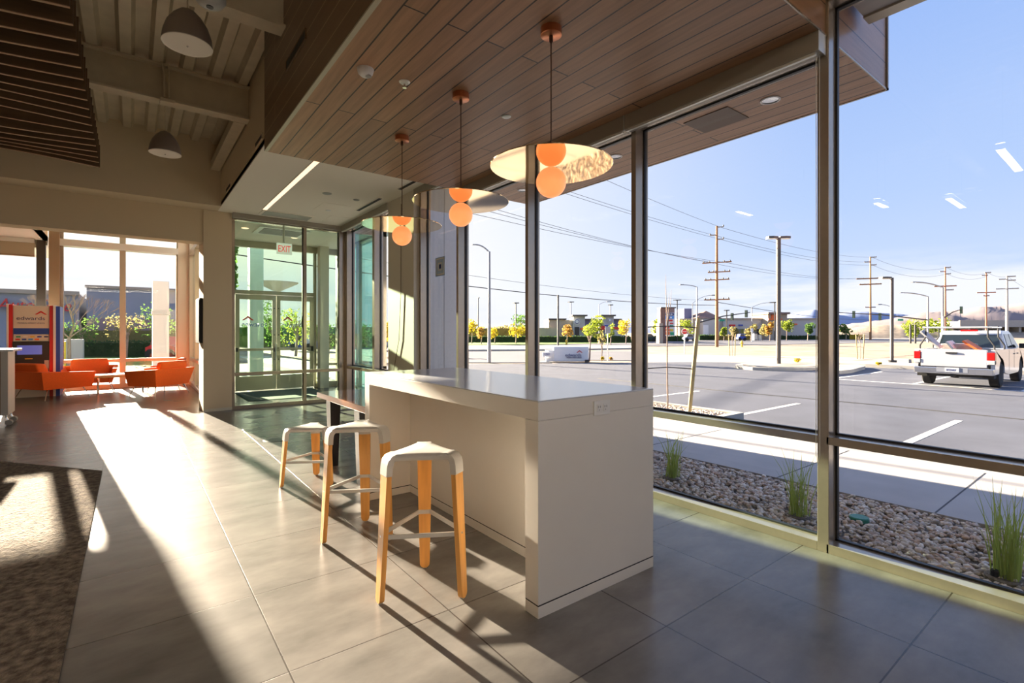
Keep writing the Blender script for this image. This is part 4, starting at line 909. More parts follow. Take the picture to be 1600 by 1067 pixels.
# ---- poles
def tubeobj(mb, name, m, par): return build(mb, name, m, par, 0, False)
RGT = Vector((FY, -FX, 0))
def upole(label, px, py, ytop, m, arms, r=.16, D=None):
    if D is None: b, D = gp(px, py)
    else: b = dp(px, D)
    H = up(ytop, D); t = thing('utility_pole', label, 'utility pole', tuple(b))
    build(MB().tube([b, (b.x, b.y, H)], [r, r * .6], 10), 'pole', m, t)
    line = Vector((.97, -.24, 0)).normalized(); ad = Vector((line.y, -line.x, 0)); ad = Vector((.45, -.9, 0)).normalized()
    for (y, l, off) in arms:
        z = up(y, D); w = l * D / 777.0 / 2 * 1.25; c = Vector((b.x, b.y, z)) + ad * (off * w)
        a_ = build(MB().tube([c - ad * w, c + ad * w], .065 * D / 56, 6), 'crossarm', 'galv' if l < 12 else m, t)
        mb = MB()
        for s in ((-.9, -.5, .5, .9) if l > 14 else (.9 if off > 0 else -.9,)): mb.lathe([(0, 0), (.06, .02), (.08, .1), (.05, .2), (0, .24)], tuple(c + ad * w * s), 8)
        build(mb, 'insulators', 'dark', a_)
    return t, b, D
u1 = upole('tall wooden utility pole with many crossarms, in the second window bay', 1120, 542, 353, 'wood_pole', [(355, 9, .8), (367, 9, -.8), (374, 9, .8), (410, 34, 0), (425, 26, .2), (437, 29, 0), (468, 30, 0)], .19)
u2 = upole('wooden utility pole with two long crossarms, right of the big mullion', 1360, 531, 401, 'wood_pole', [(402, 7, .8), (409, 7, -.8), (414, 7, .8), (435, 29, 0), (444, 23, 0), (480, 11, 0)], .24)
u3 = upole('reddish utility pole rising behind the pickup cab', 1477, 529.5, 417, 'wood_pole_red', [(418, 6, .8), (424, 6, -.8), (428, 6, .8), (447, 22, .0), (453, 9, .8)], .27)
u4 = upole('reddish utility pole between the hills and the pickup mirror', 1541, 528.5, 426, 'wood_pole_red', [(426, 6, .5), (430, 6, -.5), (457, 18, 0), (462, 6, 0)], .27)
u5 = upole('pale steel utility pole, farthest right', 1573.5, 528, 431, 'galv', [(432, 9, .8), (436, 9, -.8), (438, 9, .8), (451, 22, 0)], .42)
def cobra(label, px, py, ytop, tipx, tipy, m='galv', r=.07, D=None):
    if D is None: b, D = gp(px, py)
    else: b = dp(px, D)
    H = up(ytop, D); t = thing('street_lamp', label, 'street lamp', tuple(b))
    build(MB().tube([b, (b.x, b.y, H)], [r * D / 40, r * .7 * D / 40], 10), 'pole', m, t)
    L = (tipx - px) / 777.0 * D; zt = up(tipy, D); p0 = Vector((b.x, b.y, H - .05)); pts = []
    for i in range(9): f = i / 8; pts.append(p0 + RGT * (L * (f ** 1.15)) + Vector((0, 0, (zt - H) * math.sin(f * math.pi / 2))))
    build(MB().tube(pts, r * .45 * D / 40, 6), 'arm', m, t)
    e = pts[-1]; s = 1 if L > 0 else -1
    build(MB().hexa([e + RGT * s * a + Vector((0, b_, -.03 * D / 40)) for a, b_ in ((0, -.06 * D / 40), (.35 * D / 40, -.1 * D / 40), (.35 * D / 40, .1 * D / 40), (0, .06 * D / 40))], [e + RGT * s * a + Vector((0, b_, .05 * D / 40)) for a, b_ in ((0, -.04 * D / 40), (.3 * D / 40, -.05 * D / 40), (.3 * D / 40, .05 * D / 40), (0, .04 * D / 40))]), 'lamp_head', 'grey_pl', t)
    return t
cobra('curved-arm street lamp in the fourth bay, left of the counter mullion', 764.5, 566, 393, 744, 381, 'galv', .14)
cobra('curved-arm street lamp left of the tall utility pole', 1089, 534, 448, 1068, 444.5, 'galv')
cobra('slender street lamp behind the curved-arm one, arm pointing right', 1082, 531, 474, 1112, 461, 'galv', .04)
cobra('street lamp between the utility pole and the twin-headed car park lamp', 1175, 530.5, 480, 1202, 472.5, 'galv', .04)
cobra('street lamp carrying a long arm, right of the single-headed car park lamp', 1449.7, 534, 463, 1412, 457, 'galv', .09)
cobra('tall street lamp with a long arm directly before the reddish utility pole', 1473, 533, 449, 1431, 440.5, 'galv', .11)
cobra('thin street lamp just left of the single-headed car park lamp', 1391.5, 531, 479, 1377, 475.5, 'galv', .05)
cobra('thin white street lamp among the yellow trees of the third bay', 936, 537, 476, 948, 471, 'white', .05)
def lotlamp(label, px, py, ytop, double, r, m='dark_pole', D=None):
    b, D = gp(px, py); H = up(ytop, D); t = thing('car_park_lamp', label, 'lamp post', tuple(b))
    build(MB().tube([b, (b.x, b.y, H)], r, 12), 'pole', m, t)
    build(MB().lathe([(0, .12), (r * 2.2, .12), (r * 2.6, .10), (r * 2.6, 0), (0, 0)], tuple(b), 14), 'base_plate', 'dark', t)
    for s in ((-1, 1) if double else (-1,)):
        c = Vector((b.x, b.y, H)); k = D / 23.5
        hd = [(.05, -.08), (.30, -.16), (.52, -.12), (.54, .12), (.30, .16), (.05, .08)]
        dep = Vector((FX, FY, 0))
        build(MB().hexa([c + RGT * s * x * k + dep * y * k + Vector((0, 0, -.07 + .02)) for x, y in hd], [c + RGT * s * x * k + dep * y * k + Vector((0, 0, .05)) for x, y in hd]), 'lamp_head', 'dark_pole', t, .01)
        build(MB().hexa([c + RGT * s * x * k + dep * y * k * .8 + Vector((0, 0, -.065)) for x, y in hd], [c + RGT * s * x * k + dep * y * k * .8 + Vector((0, 0, -.045)) for x, y in hd]), 'lens', 'hem', t)
lotlamp('twin-headed dark car park lamp on a kerbed island', 1216.5, 573, 371, True, .10)
lotlamp('single-headed dark car park lamp left of the pickup', 1393.5, 566, 434, False, .085)
def tlamp(label, px, ytop, D, w=8, m='dark'):
    b = dp(px, D); H = up(ytop, D); t = thing('car_park_lamp', label, 'lamp post', tuple(b))
    build(MB().tube([b, (b.x, b.y, H)], .09 * D / 80, 7), 'pole', m, t); c = Vector((b.x, b.y, H)); k = D / 777 * w / 2
    build(MB().hexa([c + RGT * x * k + Vector((0, y, 0)) for x, y in ((-1, -.3), (1, -.3), (1, .3), (-1, .3))], [c + RGT * x * k + Vector((0, y, .8 * D / 777 * 1.6)) for x, y in ((-1, -.3), (1, -.3), (1, .3), (-1, .3))]), 'lamp_head', 'dark', t)
tlamp('distant T-headed car park lamp above the shops pylon sign', 1058, 469.5, 95, 9)
tlamp('distant T-headed lamp above the slate fast-food building, left', 892, 472.5, 100, 7, 'galv')
tlamp('distant T-headed lamp above the slate fast-food building, right', 954, 477, 105, 5, 'galv')
tlamp('distant T-headed lamp left of the tan shop tower', 1135.5, 485.5, 115, 5)
tlamp('distant T-headed lamp in front of the orange shop sign', 1210.5, 473, 100, 6)
tlamp('distant T-headed lamp over the yellow tree of the fourth bay', 806, 474, 90, 7)
tlamp('distant T-headed lamp at the left of the fourth bay', 747, 466, 90, 2)
for (px, yt, D, m, lab) in ((872, 461, 60, 'dark', 'plain dark post standing in the lawn of the third bay'), (1026, 498, 110, 'dark', 'short dark post by the brown pylon sign')):
    b = dp(px, D); tag(build(MB().tube([b, (b.x, b.y, up(yt, D))], .11, 8), 'post', m), lab, 'post')
for px, lab in ((1422.5, 'dark twin post left of the pickup, left one'), (1430, 'dark twin post left of the pickup, right one')):
    b = dp(px, 75); tag(build(MB().tube([b, (b.x, b.y, up(507, 75))], .14, 8), 'post', 'dark'), lab, 'post')

# ---- traffic signals
def signal_head(c, k, par):
    s = build(MB().box(c[0] - .18 * k, c[0] + .18 * k, c[1] - .15 * k, c[1] + .15 * k, c[2] - .55 * k, c[2] + .55 * k), 'signal_head', 'signal', par)
    return s
def mast(label, px, D, ytop, x2, y2, heads, sign=None):
    b = dp(px, D); t = thing('traffic_signal', label, 'traffic signal', tuple(b)); z1 = up(ytop, D)
    build(MB().tube([b, (b.x, b.y, z1 + .3)], .16, 8), 'pole', 'galv', t)
    L = (x2 - px) / 777.0 * D; p0 = Vector((b.x, b.y, z1)); p1 = p0 + RGT * L; p1.z = up(y2, D)
    build(MB().tube([p0, p0.lerp(p1, .5) + Vector((0, 0, .25)), p1], [.12, .09, .06], 7), 'mast_arm', 'dark_pole', t)
    for hx in heads:
        f = (hx - px) / (x2 - px); c = p0.lerp(p1, f) + Vector((0, 0, -.1)); s = signal_head(c, D / 95 * 1.25, t)
    if sign:
        f = (sign - px) / (x2 - px); c = p0.lerp(p1, f); w = 4.2 / 777 * D; h = 1.6 / 777 * D
        build(MB().hexa([c + RGT * a * w + Vector((0, y, -h - .35)) for a, y in ((-1, -.03), (1, -.03), (1, .03), (-1, .03))], [c + RGT * a * w + Vector((0, y, h - .35)) for a, y in ((-1, -.03), (1, -.03), (1, .03), (-1, .03))]), 'street_name_sign', 'sign_green', t)
mast('signal mast reaching right with two signal heads, in the second bay', 1088, 78, 505, 1172, 488, (1144, 1166), 1128)
mast('long signal mast reaching left with three signal heads, left of the pickup', 1450, 84, 500, 1304, 488, (1304, 1334, 1375), 1407)
mast('short signal mast with one head above the pickup cab', 1474, 84, 497, 1503, 483, (1502,))
mast('low signal post seen beyond the sand, right of the big mullion', 1284, 110, 505, 1292, 500, (1290,))

# ---- wires
def wire(label, p0, p1, sag, r):
    p0, p1 = Vector(p0), Vector(p1); pts = [p0.lerp(p1, i / 24) - Vector((0, 0, sag * (1 - (2 * i / 24 - 1) ** 2))) for i in range(25)]
    tag(build(MB().tube(pts, r, 5), 'power_line', 'dark'), label, 'power line')
def at(px, py, D): b = dp(px, D); b.z = up(py, D); return b
U1, U2, U3, U4, U5 = 56.5, u2[2], u3[2], u4[2], u5[2]
NB = 30.0
segs = [
 ('highest power line left of the tall utility pole', at(830, 228, 33), at(1126, 355, U1), .2, .016),
 ('second highest power line left of the tall utility pole', at(780, 262, 33), at(1114, 367, U1), .2, .016),
 ('third power line left of the tall utility pole, close under the second', at(780, 268, 33), at(1126, 374, U1), .2, .016),
 ('fourth power line left of the tall utility pole', at(700, 305, 30), at(1102, 409, U1), .3, .015),
 ('fifth power line left of the tall utility pole', at(700, 313, 30), at(1120, 411, U1), .3, .015),
 ('sixth power line left of the tall utility pole, lowest of the bundle', at(700, 325, 30), at(1134, 410, U1), .3, .015),
 ('thick communication cable sweeping low through the middle bays', at(350, 395, 25), at(1120, 477, U1), .6, .03),
 ('thin cable just above the thick one in the middle bays', at(350, 368, 25), at(1120, 470, U1), .6, .012),
 ('highest power line between the two wooden utility poles', at(1126, 355, U1), at(1363, 402, U2), .9, .020),
 ('second power line between the two wooden utility poles', at(1114, 367, U1), at(1357, 409, U2), .9, .020),
 ('third power line between the two wooden utility poles', at(1126, 374, U1), at(1363, 414, U2), .9, .020),
 ('fourth power line between the two wooden utility poles', at(1102, 409, U1), at(1347, 434, U2), .9, .018),
 ('fifth power line between the two wooden utility poles', at(1134, 410, U1), at(1374, 434, U2), .9, .018),
 ('low cable between the two wooden utility poles', at(1120, 472, U1), at(1360, 500, U2), .5, .035),
 ('highest power line right of the second wooden pole', at(1363, 402, U2), at(1479, 418, U3), 1.6, .026),
 ('second power line right of the second wooden pole', at(1363, 414, U2), at(1479, 428, U3), 1.6, .026),
 ('upper power line between the reddish poles', at(1479, 418, U3), at(1543, 426, U4), 1.2, .028),
 ('lower power line between the reddish poles', at(1479, 428, U3), at(1543, 431, U4), 1.2, .028),
 ('power line between the last reddish pole and the steel pole', at(1543, 426, U4), at(1575, 432, U5), .6, .028),
 ('power line leaving the steel pole to the right', at(1575, 432, U5), at(1700, 470, U5), 3, .028)]
for s in segs: wire(*s)

# ---- foliage
def leaves(c, rad, n, size, seed, squash=1.):
    rs = np.random.RandomState(seed); mb = MB()
    lobes = [(rs.uniform(-.55, .55, 3) * rad, rs.uniform(.35, .6)) for _ in range(7)]
    for i in range(n):
        lc, lr = lobes[i % 7]; d = rs.normal(size=3); d /= np.linalg.norm(d) + 1e-6
        p = np.array(c) + lc + d * rad * lr * rs.uniform(.5, 1.) ** .5
        a = rs.normal(size=3); a /= np.linalg.norm(a); b = np.cross(a, rs.normal(size=3)); b /= np.linalg.norm(b) + 1e-6
        s = size * rs.uniform(.6, 1.3)
        mb.add([p - a * s, p + b * s * .6, p + a * s, p - b * s * .6], [(0, 1, 2, 3)])
    return mb
def tree(label, px, py, ytop, wpx, m, seed, n=420, D=None, trunk=.1, low=.35):
    if D is None: b, D = gp(px, py)
    else: b = dp(px, D)
    H = up(ytop, D) - G; w = wpx / 777 * D / 2; t = thing('tree', label, 'tree', tuple(b))
    cz = G + H * (low + (1 - low) / 2); rz = H * (1 - low) / 2
    mb = MB().tube([b, (b.x + .03 * H, b.y, G + H * .45), (b.x, b.y, G + H * .8)], [trunk, trunk * .7, trunk * .3], 7)
    for k in range(4): a = k * 1.57 + seed; mb.tube([(b.x, b.y, G + H * .42), (b.x + math.cos(a) * w * .5, b.y + math.sin(a) * w * .5, G + H * .72)], [trunk * .45, trunk * .2], 5)
    build(mb, 'trunk', 'bark', t)
    f = build(leaves((b.x, b.y, cz), np.array([w, w, rz]) * 1.15, n, max(.07, .0022 * D), seed), 'foliage', m, t); f['kind'] = 'stuff'
    return t
TR = [(737, 537, 499, 20, 'leaf_y', 'yellow street tree at the left edge of the fourth bay'), (752, 538, 508, 16, 'leaf_o', 'small orange street tree left of the lamp pole'), (773, 537, 510, 18, 'leaf_y', 'yellow street tree right of the lamp pole'),
      (806, 537, 503, 26, 'leaf_y', 'bright yellow street tree in the fourth bay'), (812, 533, 492, 32, 'leaf_g', 'green tree behind the bright yellow one in the fourth bay'), (786, 530, 506, 30, 'leaf_olive', 'olive-brown bushy tree beyond the hedge'),
      (886, 537, 507, 18, 'leaf_o', 'orange and green tree in front of the beige shop wing'), (978, 537, 499, 24, 'leaf_y', 'yellow tree at the right edge of the third bay'),
      (1025, 532, 500, 20, 'leaf_yg', 'yellow-green tree left of the brown pylon sign'), (1076, 532, 499, 24, 'leaf_yg', 'green tree right of the brown pylon sign'), (1131, 532, 512, 10, 'leaf_yg', 'small tree right of the tall utility pole'),
      (1148, 532, 511, 12, 'leaf_olive', 'small olive tree before the tan shop wall'), (1173, 532, 506, 16, 'leaf_olive', 'olive tree left of the distant shop tower'), (1192, 531.5, 507, 16, 'leaf_olive', 'rounded olive tree by the shop tower foot'),
      (1203, 532, 503, 12, 'leaf_o', 'orange tree under the shop tower'), (1229, 532, 499, 18, 'leaf_yg', 'yellow-green tree right of the twin-headed lamp'), (1262, 532, 506, 18, 'leaf_g', 'green tree by the plain shop wall near the big mullion'),
      (1305, 532, 503, 16, 'leaf_yg', 'yellow-green tree just right of the big mullion'), (1322, 531.2, 507, 18, 'leaf_g', 'dark green tree second right of the big mullion')]
for i, (px, py, yt, w, m, lab) in enumerate(TR): tree(lab, px, py, yt, w, m, 20 + i, 380, None, .09, .35)
tree('young yellow-green tree on the near verge, left of the road sign', 921, 564.5, 494, 34, 'leaf_yg', 61, 520, None, .05, .55)
tree('small young tree on the near verge, beside the road sign', 940, 564.5, 517, 12, 'leaf_olive', 62, 120, None, .04, .5)
tree('small yellow tree behind the road sign', 954, 539, 505, 14, 'leaf_yg', 63, 200, None, .08, .4)
struct(box('ceiling_canopy_sunblock', 'stucco_lt', -6, -1.62, 16.42, 19.2, 3.52, 3.75))  # unseen canopy, added to cut the sun reaching the carpet
b_ = Vector((2.62, 22, G)); t = thing('tree', 'tall narrow evergreen added behind the beige pillar to shade the gravel', 'tree', tuple(b_))  # added tree, mostly out of sight, keeps sun off the gravel bed
build(MB().tube([b_, (2.62, 22, 5.5)], [.12, .05], 8), 'trunk', 'bark', t)
o = build(leaves((2.62, 22, 4.5), np.array([.62, .62, 1.9]), 5200, .12, 99), 'foliage', 'leaf_g', t); o['kind'] = 'stuff'
tree('broad green tree seen through the vestibule doors', 425, 560, 470, 46, 'leaf_g', 70, 900, 30, .1, .25)
tree('bushy green tree seen through the right vestibule door', 462, 560, 478, 44, 'leaf_yg', 71, 900, 34, .1, .25)
tree('green tree outside the vestibule side glass', 512, 560, 500, 30, 'leaf_g', 72, 700, 32, .1, .2)
tree('green tree outside the corner glazing', 560, 560, 494, 44, 'leaf_g', 73, 900, 36, .1, .2)
tree('yellow-green tree right of the corner glazing', 608, 560, 500, 30, 'leaf_y', 74, 700, 38, .1, .2)
tree('green tree outside the lounge window, right part', 240, 545, 470, 60, 'leaf_g', 75, 500, 30, .1, .35)
tree('brown-leaved tree outside the lounge window, beyond the middle frame', 196, 545, 490, 50, 'leaf_olive', 76, 500, 30, .1, .3)
tree('green tree outside the lounge window, left part', 125, 545, 485, 50, 'leaf_g', 77, 500, 30, .1, .3)
# bare branching tree by the lounge
b = dp(108, 24); t = thing('bare_tree', 'bare leafless tree outside the lounge window', 'tree', tuple(b)); r_ = random.Random(5)
build(MB().tube([b, (b.x, b.y, 1.2)], [.09, .07], 7), 'trunk', 'bark', t); mb = MB()
def br(p, d, l, r, dep):
    e = p + d * l; mb.tube([p, e], [r, r * .6], 5)
    if dep:
        for k in range(3): dd = (d + Vector((r_.uniform(-.6, .6), r_.uniform(-.6, .6), r_.uniform(-.1, .45)))).normalized(); br(e, dd, l * .72, r * .6, dep - 1)
for k in range(5): a = k * 1.26; br(Vector((b.x, b.y, 1.15)), Vector((math.cos(a) * .8, math.sin(a) * .8, .75)).normalized(), .9, .035, 4)
build(mb, 'branches', 'bark', t)
def hedge(label, px0, px1, py, ytop, m='leaf_dk', seed=1, D=None, n=900, th=1.2):
    p0, D0 = gp(px0, py); p1, D1 = gp(px1, py)
    if D: p0, p1, D0 = dp(px0, D), dp(px1, D), D
    H = up(ytop, D0) - G; u = (p1 - p0); L = u.length; u.normalize(); nrm = Vector((-u.y, u.x, 0))
    rs = np.random.RandomState(seed); mb = MB(); t = thing('hedge', label, 'hedge', tuple((p0 + p1) / 2))
    build(MB().hexa([p0 - nrm * th * .4, p1 - nrm * th * .4, p1 + nrm * th * .4, p0 + nrm * th * .4], [p0 - nrm * th * .35 + Vector((0, 0, H * .9)), p1 - nrm * th * .35 + Vector((0, 0, H * .9)), p1 + nrm * th * .35 + Vector((0, 0, H * .9)), p0 + nrm * th * .35 + Vector((0, 0, H * .9))]), 'hedge_core', m, t)
    s = max(.10, .0022 * D0)
    for i in range(n):
        p = p0 + u * rs.uniform(0, L) + nrm * rs.uniform(-.5, .5) * th + Vector((0, 0, H * rs.uniform(.05, 1.02)))
        a = Vector(rs.normal(size=3)).normalized() * s; c = a.cross(Vector(rs.normal(size=3))).normalized() * s * .6
        mb.add([p - a, p + c, p + a, p - c], [(0, 1, 2, 3)])
    f = build(mb, 'leaves', m, t); f['kind'] = 'stuff'
hedge('brown and green tree line behind the hedge, fourth bay', 690, 838, 532, 511, 'leaf_olive', 12, None, 1800, 2)
hedge('long clipped hedge across the third and fourth bays', 690, 985, 535, 525, 'leaf_dk', 1, None, 2200)
hedge('low hedge under the brown pylon sign', 1012, 1068, 533, 524.5, 'leaf_dk', 2, None, 500)
hedge('low hedge left of the utility cabinets', 1092, 1122, 531.5, 523.5, 'leaf_dk', 3, None, 400)
hedge('low hedge right of the tall utility pole', 1124, 1172, 531.5, 524, 'leaf_olive', 4, None, 400)
hedge('low hedge before the plain shop wall', 1222, 1276, 530.5, 524.5, 'leaf_dk', 5, None, 400)
hedge('dark shrubs right of the big mullion', 1292, 1330, 530, 523, 'leaf_dk', 6, None, 350)
hedge('dark green hedge outside the lounge window', 90, 300, 556, 533, 'leaf_dk', 7, 33, 1800, 1.2)
for k, (px, yt, w) in enumerate(((1422, 500, 28), (1452, 497, 30), (1483, 496, 30))):
    tree('spreading yellow-green desert tree on the mound behind the pickup, ' + ('left', 'middle', 'right')[k] + ' one of three', px, 528, yt, w, 'leaf_yg', 90 + k, 700, 132 + 15 * k, .2, .1)
hedge('yellowish scrub at the foot of the mound', 1330, 1345, 528, 522, 'leaf_y', 9, 120, 60, 1.5)
hedge('green band of distant trees seen through the vestibule', 372, 640, 545, 508, 'leaf_g', 10, 58, 2500, 3)
hedge('reddish shrub row outside the lounge window', 60, 270, 545, 512, 'leaf_olive', 11, 35.5, 900, 1.)
for (px, py, w, h, m, lab) in ((942, 565, 8, 6, 'leaf_y', 'dry yellow shrub at the foot of the road sign'), (954, 565.5, 6, 5, 'leaf_o', 'small rust-coloured shrub on the near verge'), (1247, 570, 10, 9, 'leaf_y', 'dry yellow grass tuft right of the twin-headed lamp'), (1373, 575, 8, 6, 'leaf_y', 'dry yellow tuft left of the single-headed lamp')):
    q_, D = gp(px, py); s = D / 777; t = tag(build(leaves((q_.x, q_.y, G + h * s / 2 + .1), np.array([w * s / 2, w * s / 2, h * s / 2]), 90, .05, int(px)), 'shrub', m), lab, 'shrub')

# ---- buildings across the street
def face(px0, px1, D, D1=None):
    return dp(px0, D), dp(px1, D1 or D)
def block(name, m, px0, px1, y0, y1, D, depth, par, D1=None, over=0.):
    """box whose front stands between two sight lines at depth D"""
    a, b = face(px0, px1, D, D1); z0, z1 = (G if y0 is None else up(y0, D)), up(y1, D)
    back = Vector((FX, FY, 0)) * depth; o_ = Vector((FX, FY, 0)) * -over
    q = [a + o_, b + o_, b + back, a + back]
    return build(MB().hexa([Vector((p.x, p.y, z0)) for p in q], [Vector((p.x, p.y, z1)) for p in q]), name, m, par)
D = 92
t = thing('restaurant_building', 'slate and beige fast-food building with red awnings and round signs', 'building', tuple(dp(915, D)))
block('wing', 'stucco_tan', 858, 896, None, 500, D, 14, t); block('cornice', 'dark_pole', 857, 885, 499.5, 497.5, D, 14, t, None, .3); block('low_wall', 'stucco_tan', 842, 870, None, 512, D - 4, 3, t)
block('main_wall', 'stucco_purple', 914, 970, None, 500, D, 16, t); block('main_cornice', 'dark_pole', 913, 971, 500, 498, D, 16, t, None, .4)
tw = block('tower', 'stucco_grey', 896, 914, None, 493, D - 1, 6, t); block('tower_cap', 'dark_pole', 893.5, 917, 494, 491.8, D - 1, 6.5, tw, None, .8)
tw2 = block('tower', 'stucco_grey', 942, 959, None, 493, D - 1, 6, t); block('tower_cap', 'dark_pole', 938, 961, 494, 491.8, D - 1, 6.5, tw2, None, .8)
block('awning', 'orangep', 908, 924, 515.5, 512, D - 2, 2, t); block('awning', 'red', 931, 945, 515, 509, D - 2, 2, t); block('awning', 'red', 958, 978, 515, 511, D - 2, 2, t)
block('entrance', 'dark', 898, 905, 525, 511, D - 1.2, .5, t); block('blue_pier', 'blue', 945, 954, 526, 508, D - 1.3, .5, t)
block('window', 'carglass', 910, 923, 525, 516, D - .3, .3, t); block('window', 'carglass', 926, 940, 525, 516, D - .3, .3, t); block('drive_through_wing', 'stucco_lt', 960, 976, None, 515, D - 3, 4, t)
for (px, py, tt) in ((901.5, 502.5, tw), (952.5, 500, tw2)):
    c = at(px, py, D - 1.4); k = 4.6 * D / 777 if px < 930 else 3 * D / 777; f = Vector((-FX, -FY, 0))
    def dsk(r, off, m, nm, par):
        vs = [c + f * off + (RGT * math.cos(2 * math.pi * i / 24) + Vector((0, 0, 1)) * math.sin(2 * math.pi * i / 24)) * r for i in range(24)]
        return build(MB().hexa([v - f * .1 for v in vs], vs), nm, m, par)
    s = dsk(k, .1, 'white', 'round_sign', tt); dsk(k * .82, .16, 'stucco_purple', 'ring', s); dsk(k * .55, .2, 'white', 'emblem', s)
D = 124
t = thing('shop_building', 'long tan shopping building with a hipped roof and an orange-signed tower', 'building', tuple(dp(1180, D)))
block('wall', 'stucco_tan', 1062, 1130, None, 497.5, D, 25, t); block('wall', 'stucco_lt', 1128, 1290, None, 499, D, 25, t); block('parapet', 'stucco_tan', 1128, 1290, 499, 497, D, 25, t, None, .3)
hr = [at(1088, 497, D), at(1128, 497, D)]; bk = Vector((FX, FY, 0)) * 14
build(MB().add([hr[0], hr[1], hr[1] + bk, hr[0] + bk, at(1103, 485.5, D + 7)], [(0, 1, 4), (1, 2, 4), (2, 3, 4), (3, 0, 4)]), 'hipped_roof', 'roof_tile', t)
block('roof_block', 'stucco_purple', 1069, 1081, 500, 482, D + 5, 6, t)
block('bay', 'stucco_lt', 1098, 1124, None, 500, D - 2, 4, t); block('garage_panel', 'white', 1099, 1107, 526, 508, D - 2.2, .2, t)
tw = block('tower', 'stucco_tan', 1200, 1230, None, 491, D - 3, 8, t); block('tower_roof', 'roof_tile', 1198, 1232, 491, 488, D - 3, 8.5, tw, None, .8)
block('orange_sign', 'orangep', 1206, 1214, 497.5, 491.5, D - 3.3, .3, tw); block('orange_band', 'orangep', 1201, 1222, 500, 497.5, D - 3.4, .4, tw)
for (a, b_, y0, y1, m) in ((1140, 1149, 509.5, 507, 'red'), (1154.5, 1161, 509, 507, 'blue'), (1240, 1246, 507.5, 505.5, 'orangep')): block('wall_sign', m, a, b_, y0, y1, D - .3, .3, t)
for a in (1153, 1166, 1180): block('shop_window', 'carglass', a, a + 9, 526, 514, D - .2, .2, t)
D = 76
t = thing('pylon_sign', 'brown shopping-centre pylon sign with coloured panels', 'sign', tuple(dp(1045, D)))
block('pillar', 'roof_tile', 1032, 1040, None, 481, D, 1.6, t); block('pillar', 'stucco_tan', 1030, 1036, None, 505, D - .3, 1.6, t)
block('pillar', 'brick_shop', 1040, 1054, 489, 480, D, 1.4, t); block('cap', 'dark_pole', 1032, 1056, 481.5, 479.8, D, 1.8, t, None, .2)
block('column', 'brick_shop', 1036, 1041, None, 500, D + .2, 1, t)
pn = block('panel_back', 'white', 1039.5, 1054.5, 525, 488.5, D - .1, .5, t)
for (a, b_, y0, y1, m) in ((1040, 1053, 493, 489, 'navy'), (1040, 1053, 498, 493.8, 'ltblue'), (1041, 1051, 502, 499.5, 'red'), (1047, 1052, 506, 504.5, 'red'), (1040, 1046, 513, 508.5, 'red'), (1047, 1052, 511, 508, 'sign_green'),
                           (1040, 1046.5, 517.5, 514, 'orangep'), (1047.5, 1052, 517.5, 514, 'yellowp'), (1040, 1046.5, 523, 518.5, 'orangep'), (1047.5, 1053, 523.5, 519, 'greenp'), (1042, 1044, 492, 490, 'white'), (1045, 1047.5, 492, 490, 'white'), (1049, 1050.5, 492, 490, 'white'), (1042, 1044.5, 497, 495, 'white'), (1047, 1050, 497, 495, 'white')):
    block('sign_panel', m, a, b_, y0, y1, D - .2 - (.05 if y0 - y1 < 2.3 else 0), .1, pn)
t = thing('overpass', 'pale concrete overpass at the right edge behind the pickup', 'bridge', tuple(dp(1560, 170)))
block('deck', 'curb', 1500, 1700, 511, 502, 170, 12, t); block('rail', 'curb', 1500, 1700, 502, 500.3, 170, .5, t)
for px in (1512, 1536, 1560, 1592): block('pier', 'curb', px, px + 4, None, 510, 171, 8, t)
# shops opposite the lounge
t = thing('shop_building', 'slate shop with red italic lettering seen through the lounge windows', 'building', (-12, 53, G))
build(MB().box(-60, -3.35, 53, 75, G, 4.55), 'wall', 'big_shop', t); build(MB().box(-60, -3.3, 52.8, 53, 4.40, 4.72), 'parapet', 'stucco_tan', t)
text('lettering', 'AutoZone', 1.25, 'red', (-7.95, 52.7, 3.12), (1, 0, 0), (0, 0, 1), t, .1, .3, 'LEFT', .78)
t = thing('shop_building', 'slate and brown shop wall seen through the lounge window, behind trees', 'building', (3, 54, G))
build(MB().box(-2.9, 6, 53.5, 75, 2.6, 5.2), 'upper_wall', 'big_shop', t); build(MB().box(-2.9, 6, 53.4, 74, G, 2.6), 'lower_wall', 'brick_shop', t); build(MB().box(-3.0, 6, 53.3, 53.5, 5.1, 5.32), 'parapet', 'stucco_tan', t)
# white cabinet / post outside the lounge, yellow marker
p = dp(110, 27); t = tag(build(MB().box(p.x - .55, p.x + .55, p.y - .4, p.y + .4, G, 1.05), 'utility_cabinet', 'stucco_lt', None, .03), 'pale utility cabinet outside the lounge window', 'cabinet')
p = dp(101, 23); tag(build(MB().tube([p, (p.x, p.y, 1.0)], .05, 8), 'marker_post', 'yellowp'), 'yellow marker post outside the lounge window', 'post')
t = thing('canopy_column', 'white outdoor column seen through the right half of the lounge window', 'column', (.75, 20.2, G))
build(MB().box(.55, 1.0, 20.0, 20.4, G, 3.1), 'shaft', 'stucco_lt', t, .01); build(MB().box(.53, 1.02, 19.98, 20.42, 2.0, 2.12), 'band', 'galv', t)
t = thing('canopy_column', 'pale blue-green outdoor column seen through the vestibule glass', 'column', (2.9, 16.0, G))
build(MB().box(2.72, 3.08, 16.0, 16.35, -.05, 4.2), 'shaft', mat('pale_teal_paint', (.35, .50, .52), .6), t, .01)
p = dp(391, 21); tag(build(MB().tube([p, (p.x, p.y, 6)], .05, 8), 'flag_pole', 'galv'), 'thin outdoor pole beside the pale blue-green column', 'pole')
p = dp(433, 26); t = thing('canopy_lamp', 'flat-topped outdoor lamp above the vestibule doors', 'lamp', tuple(p))
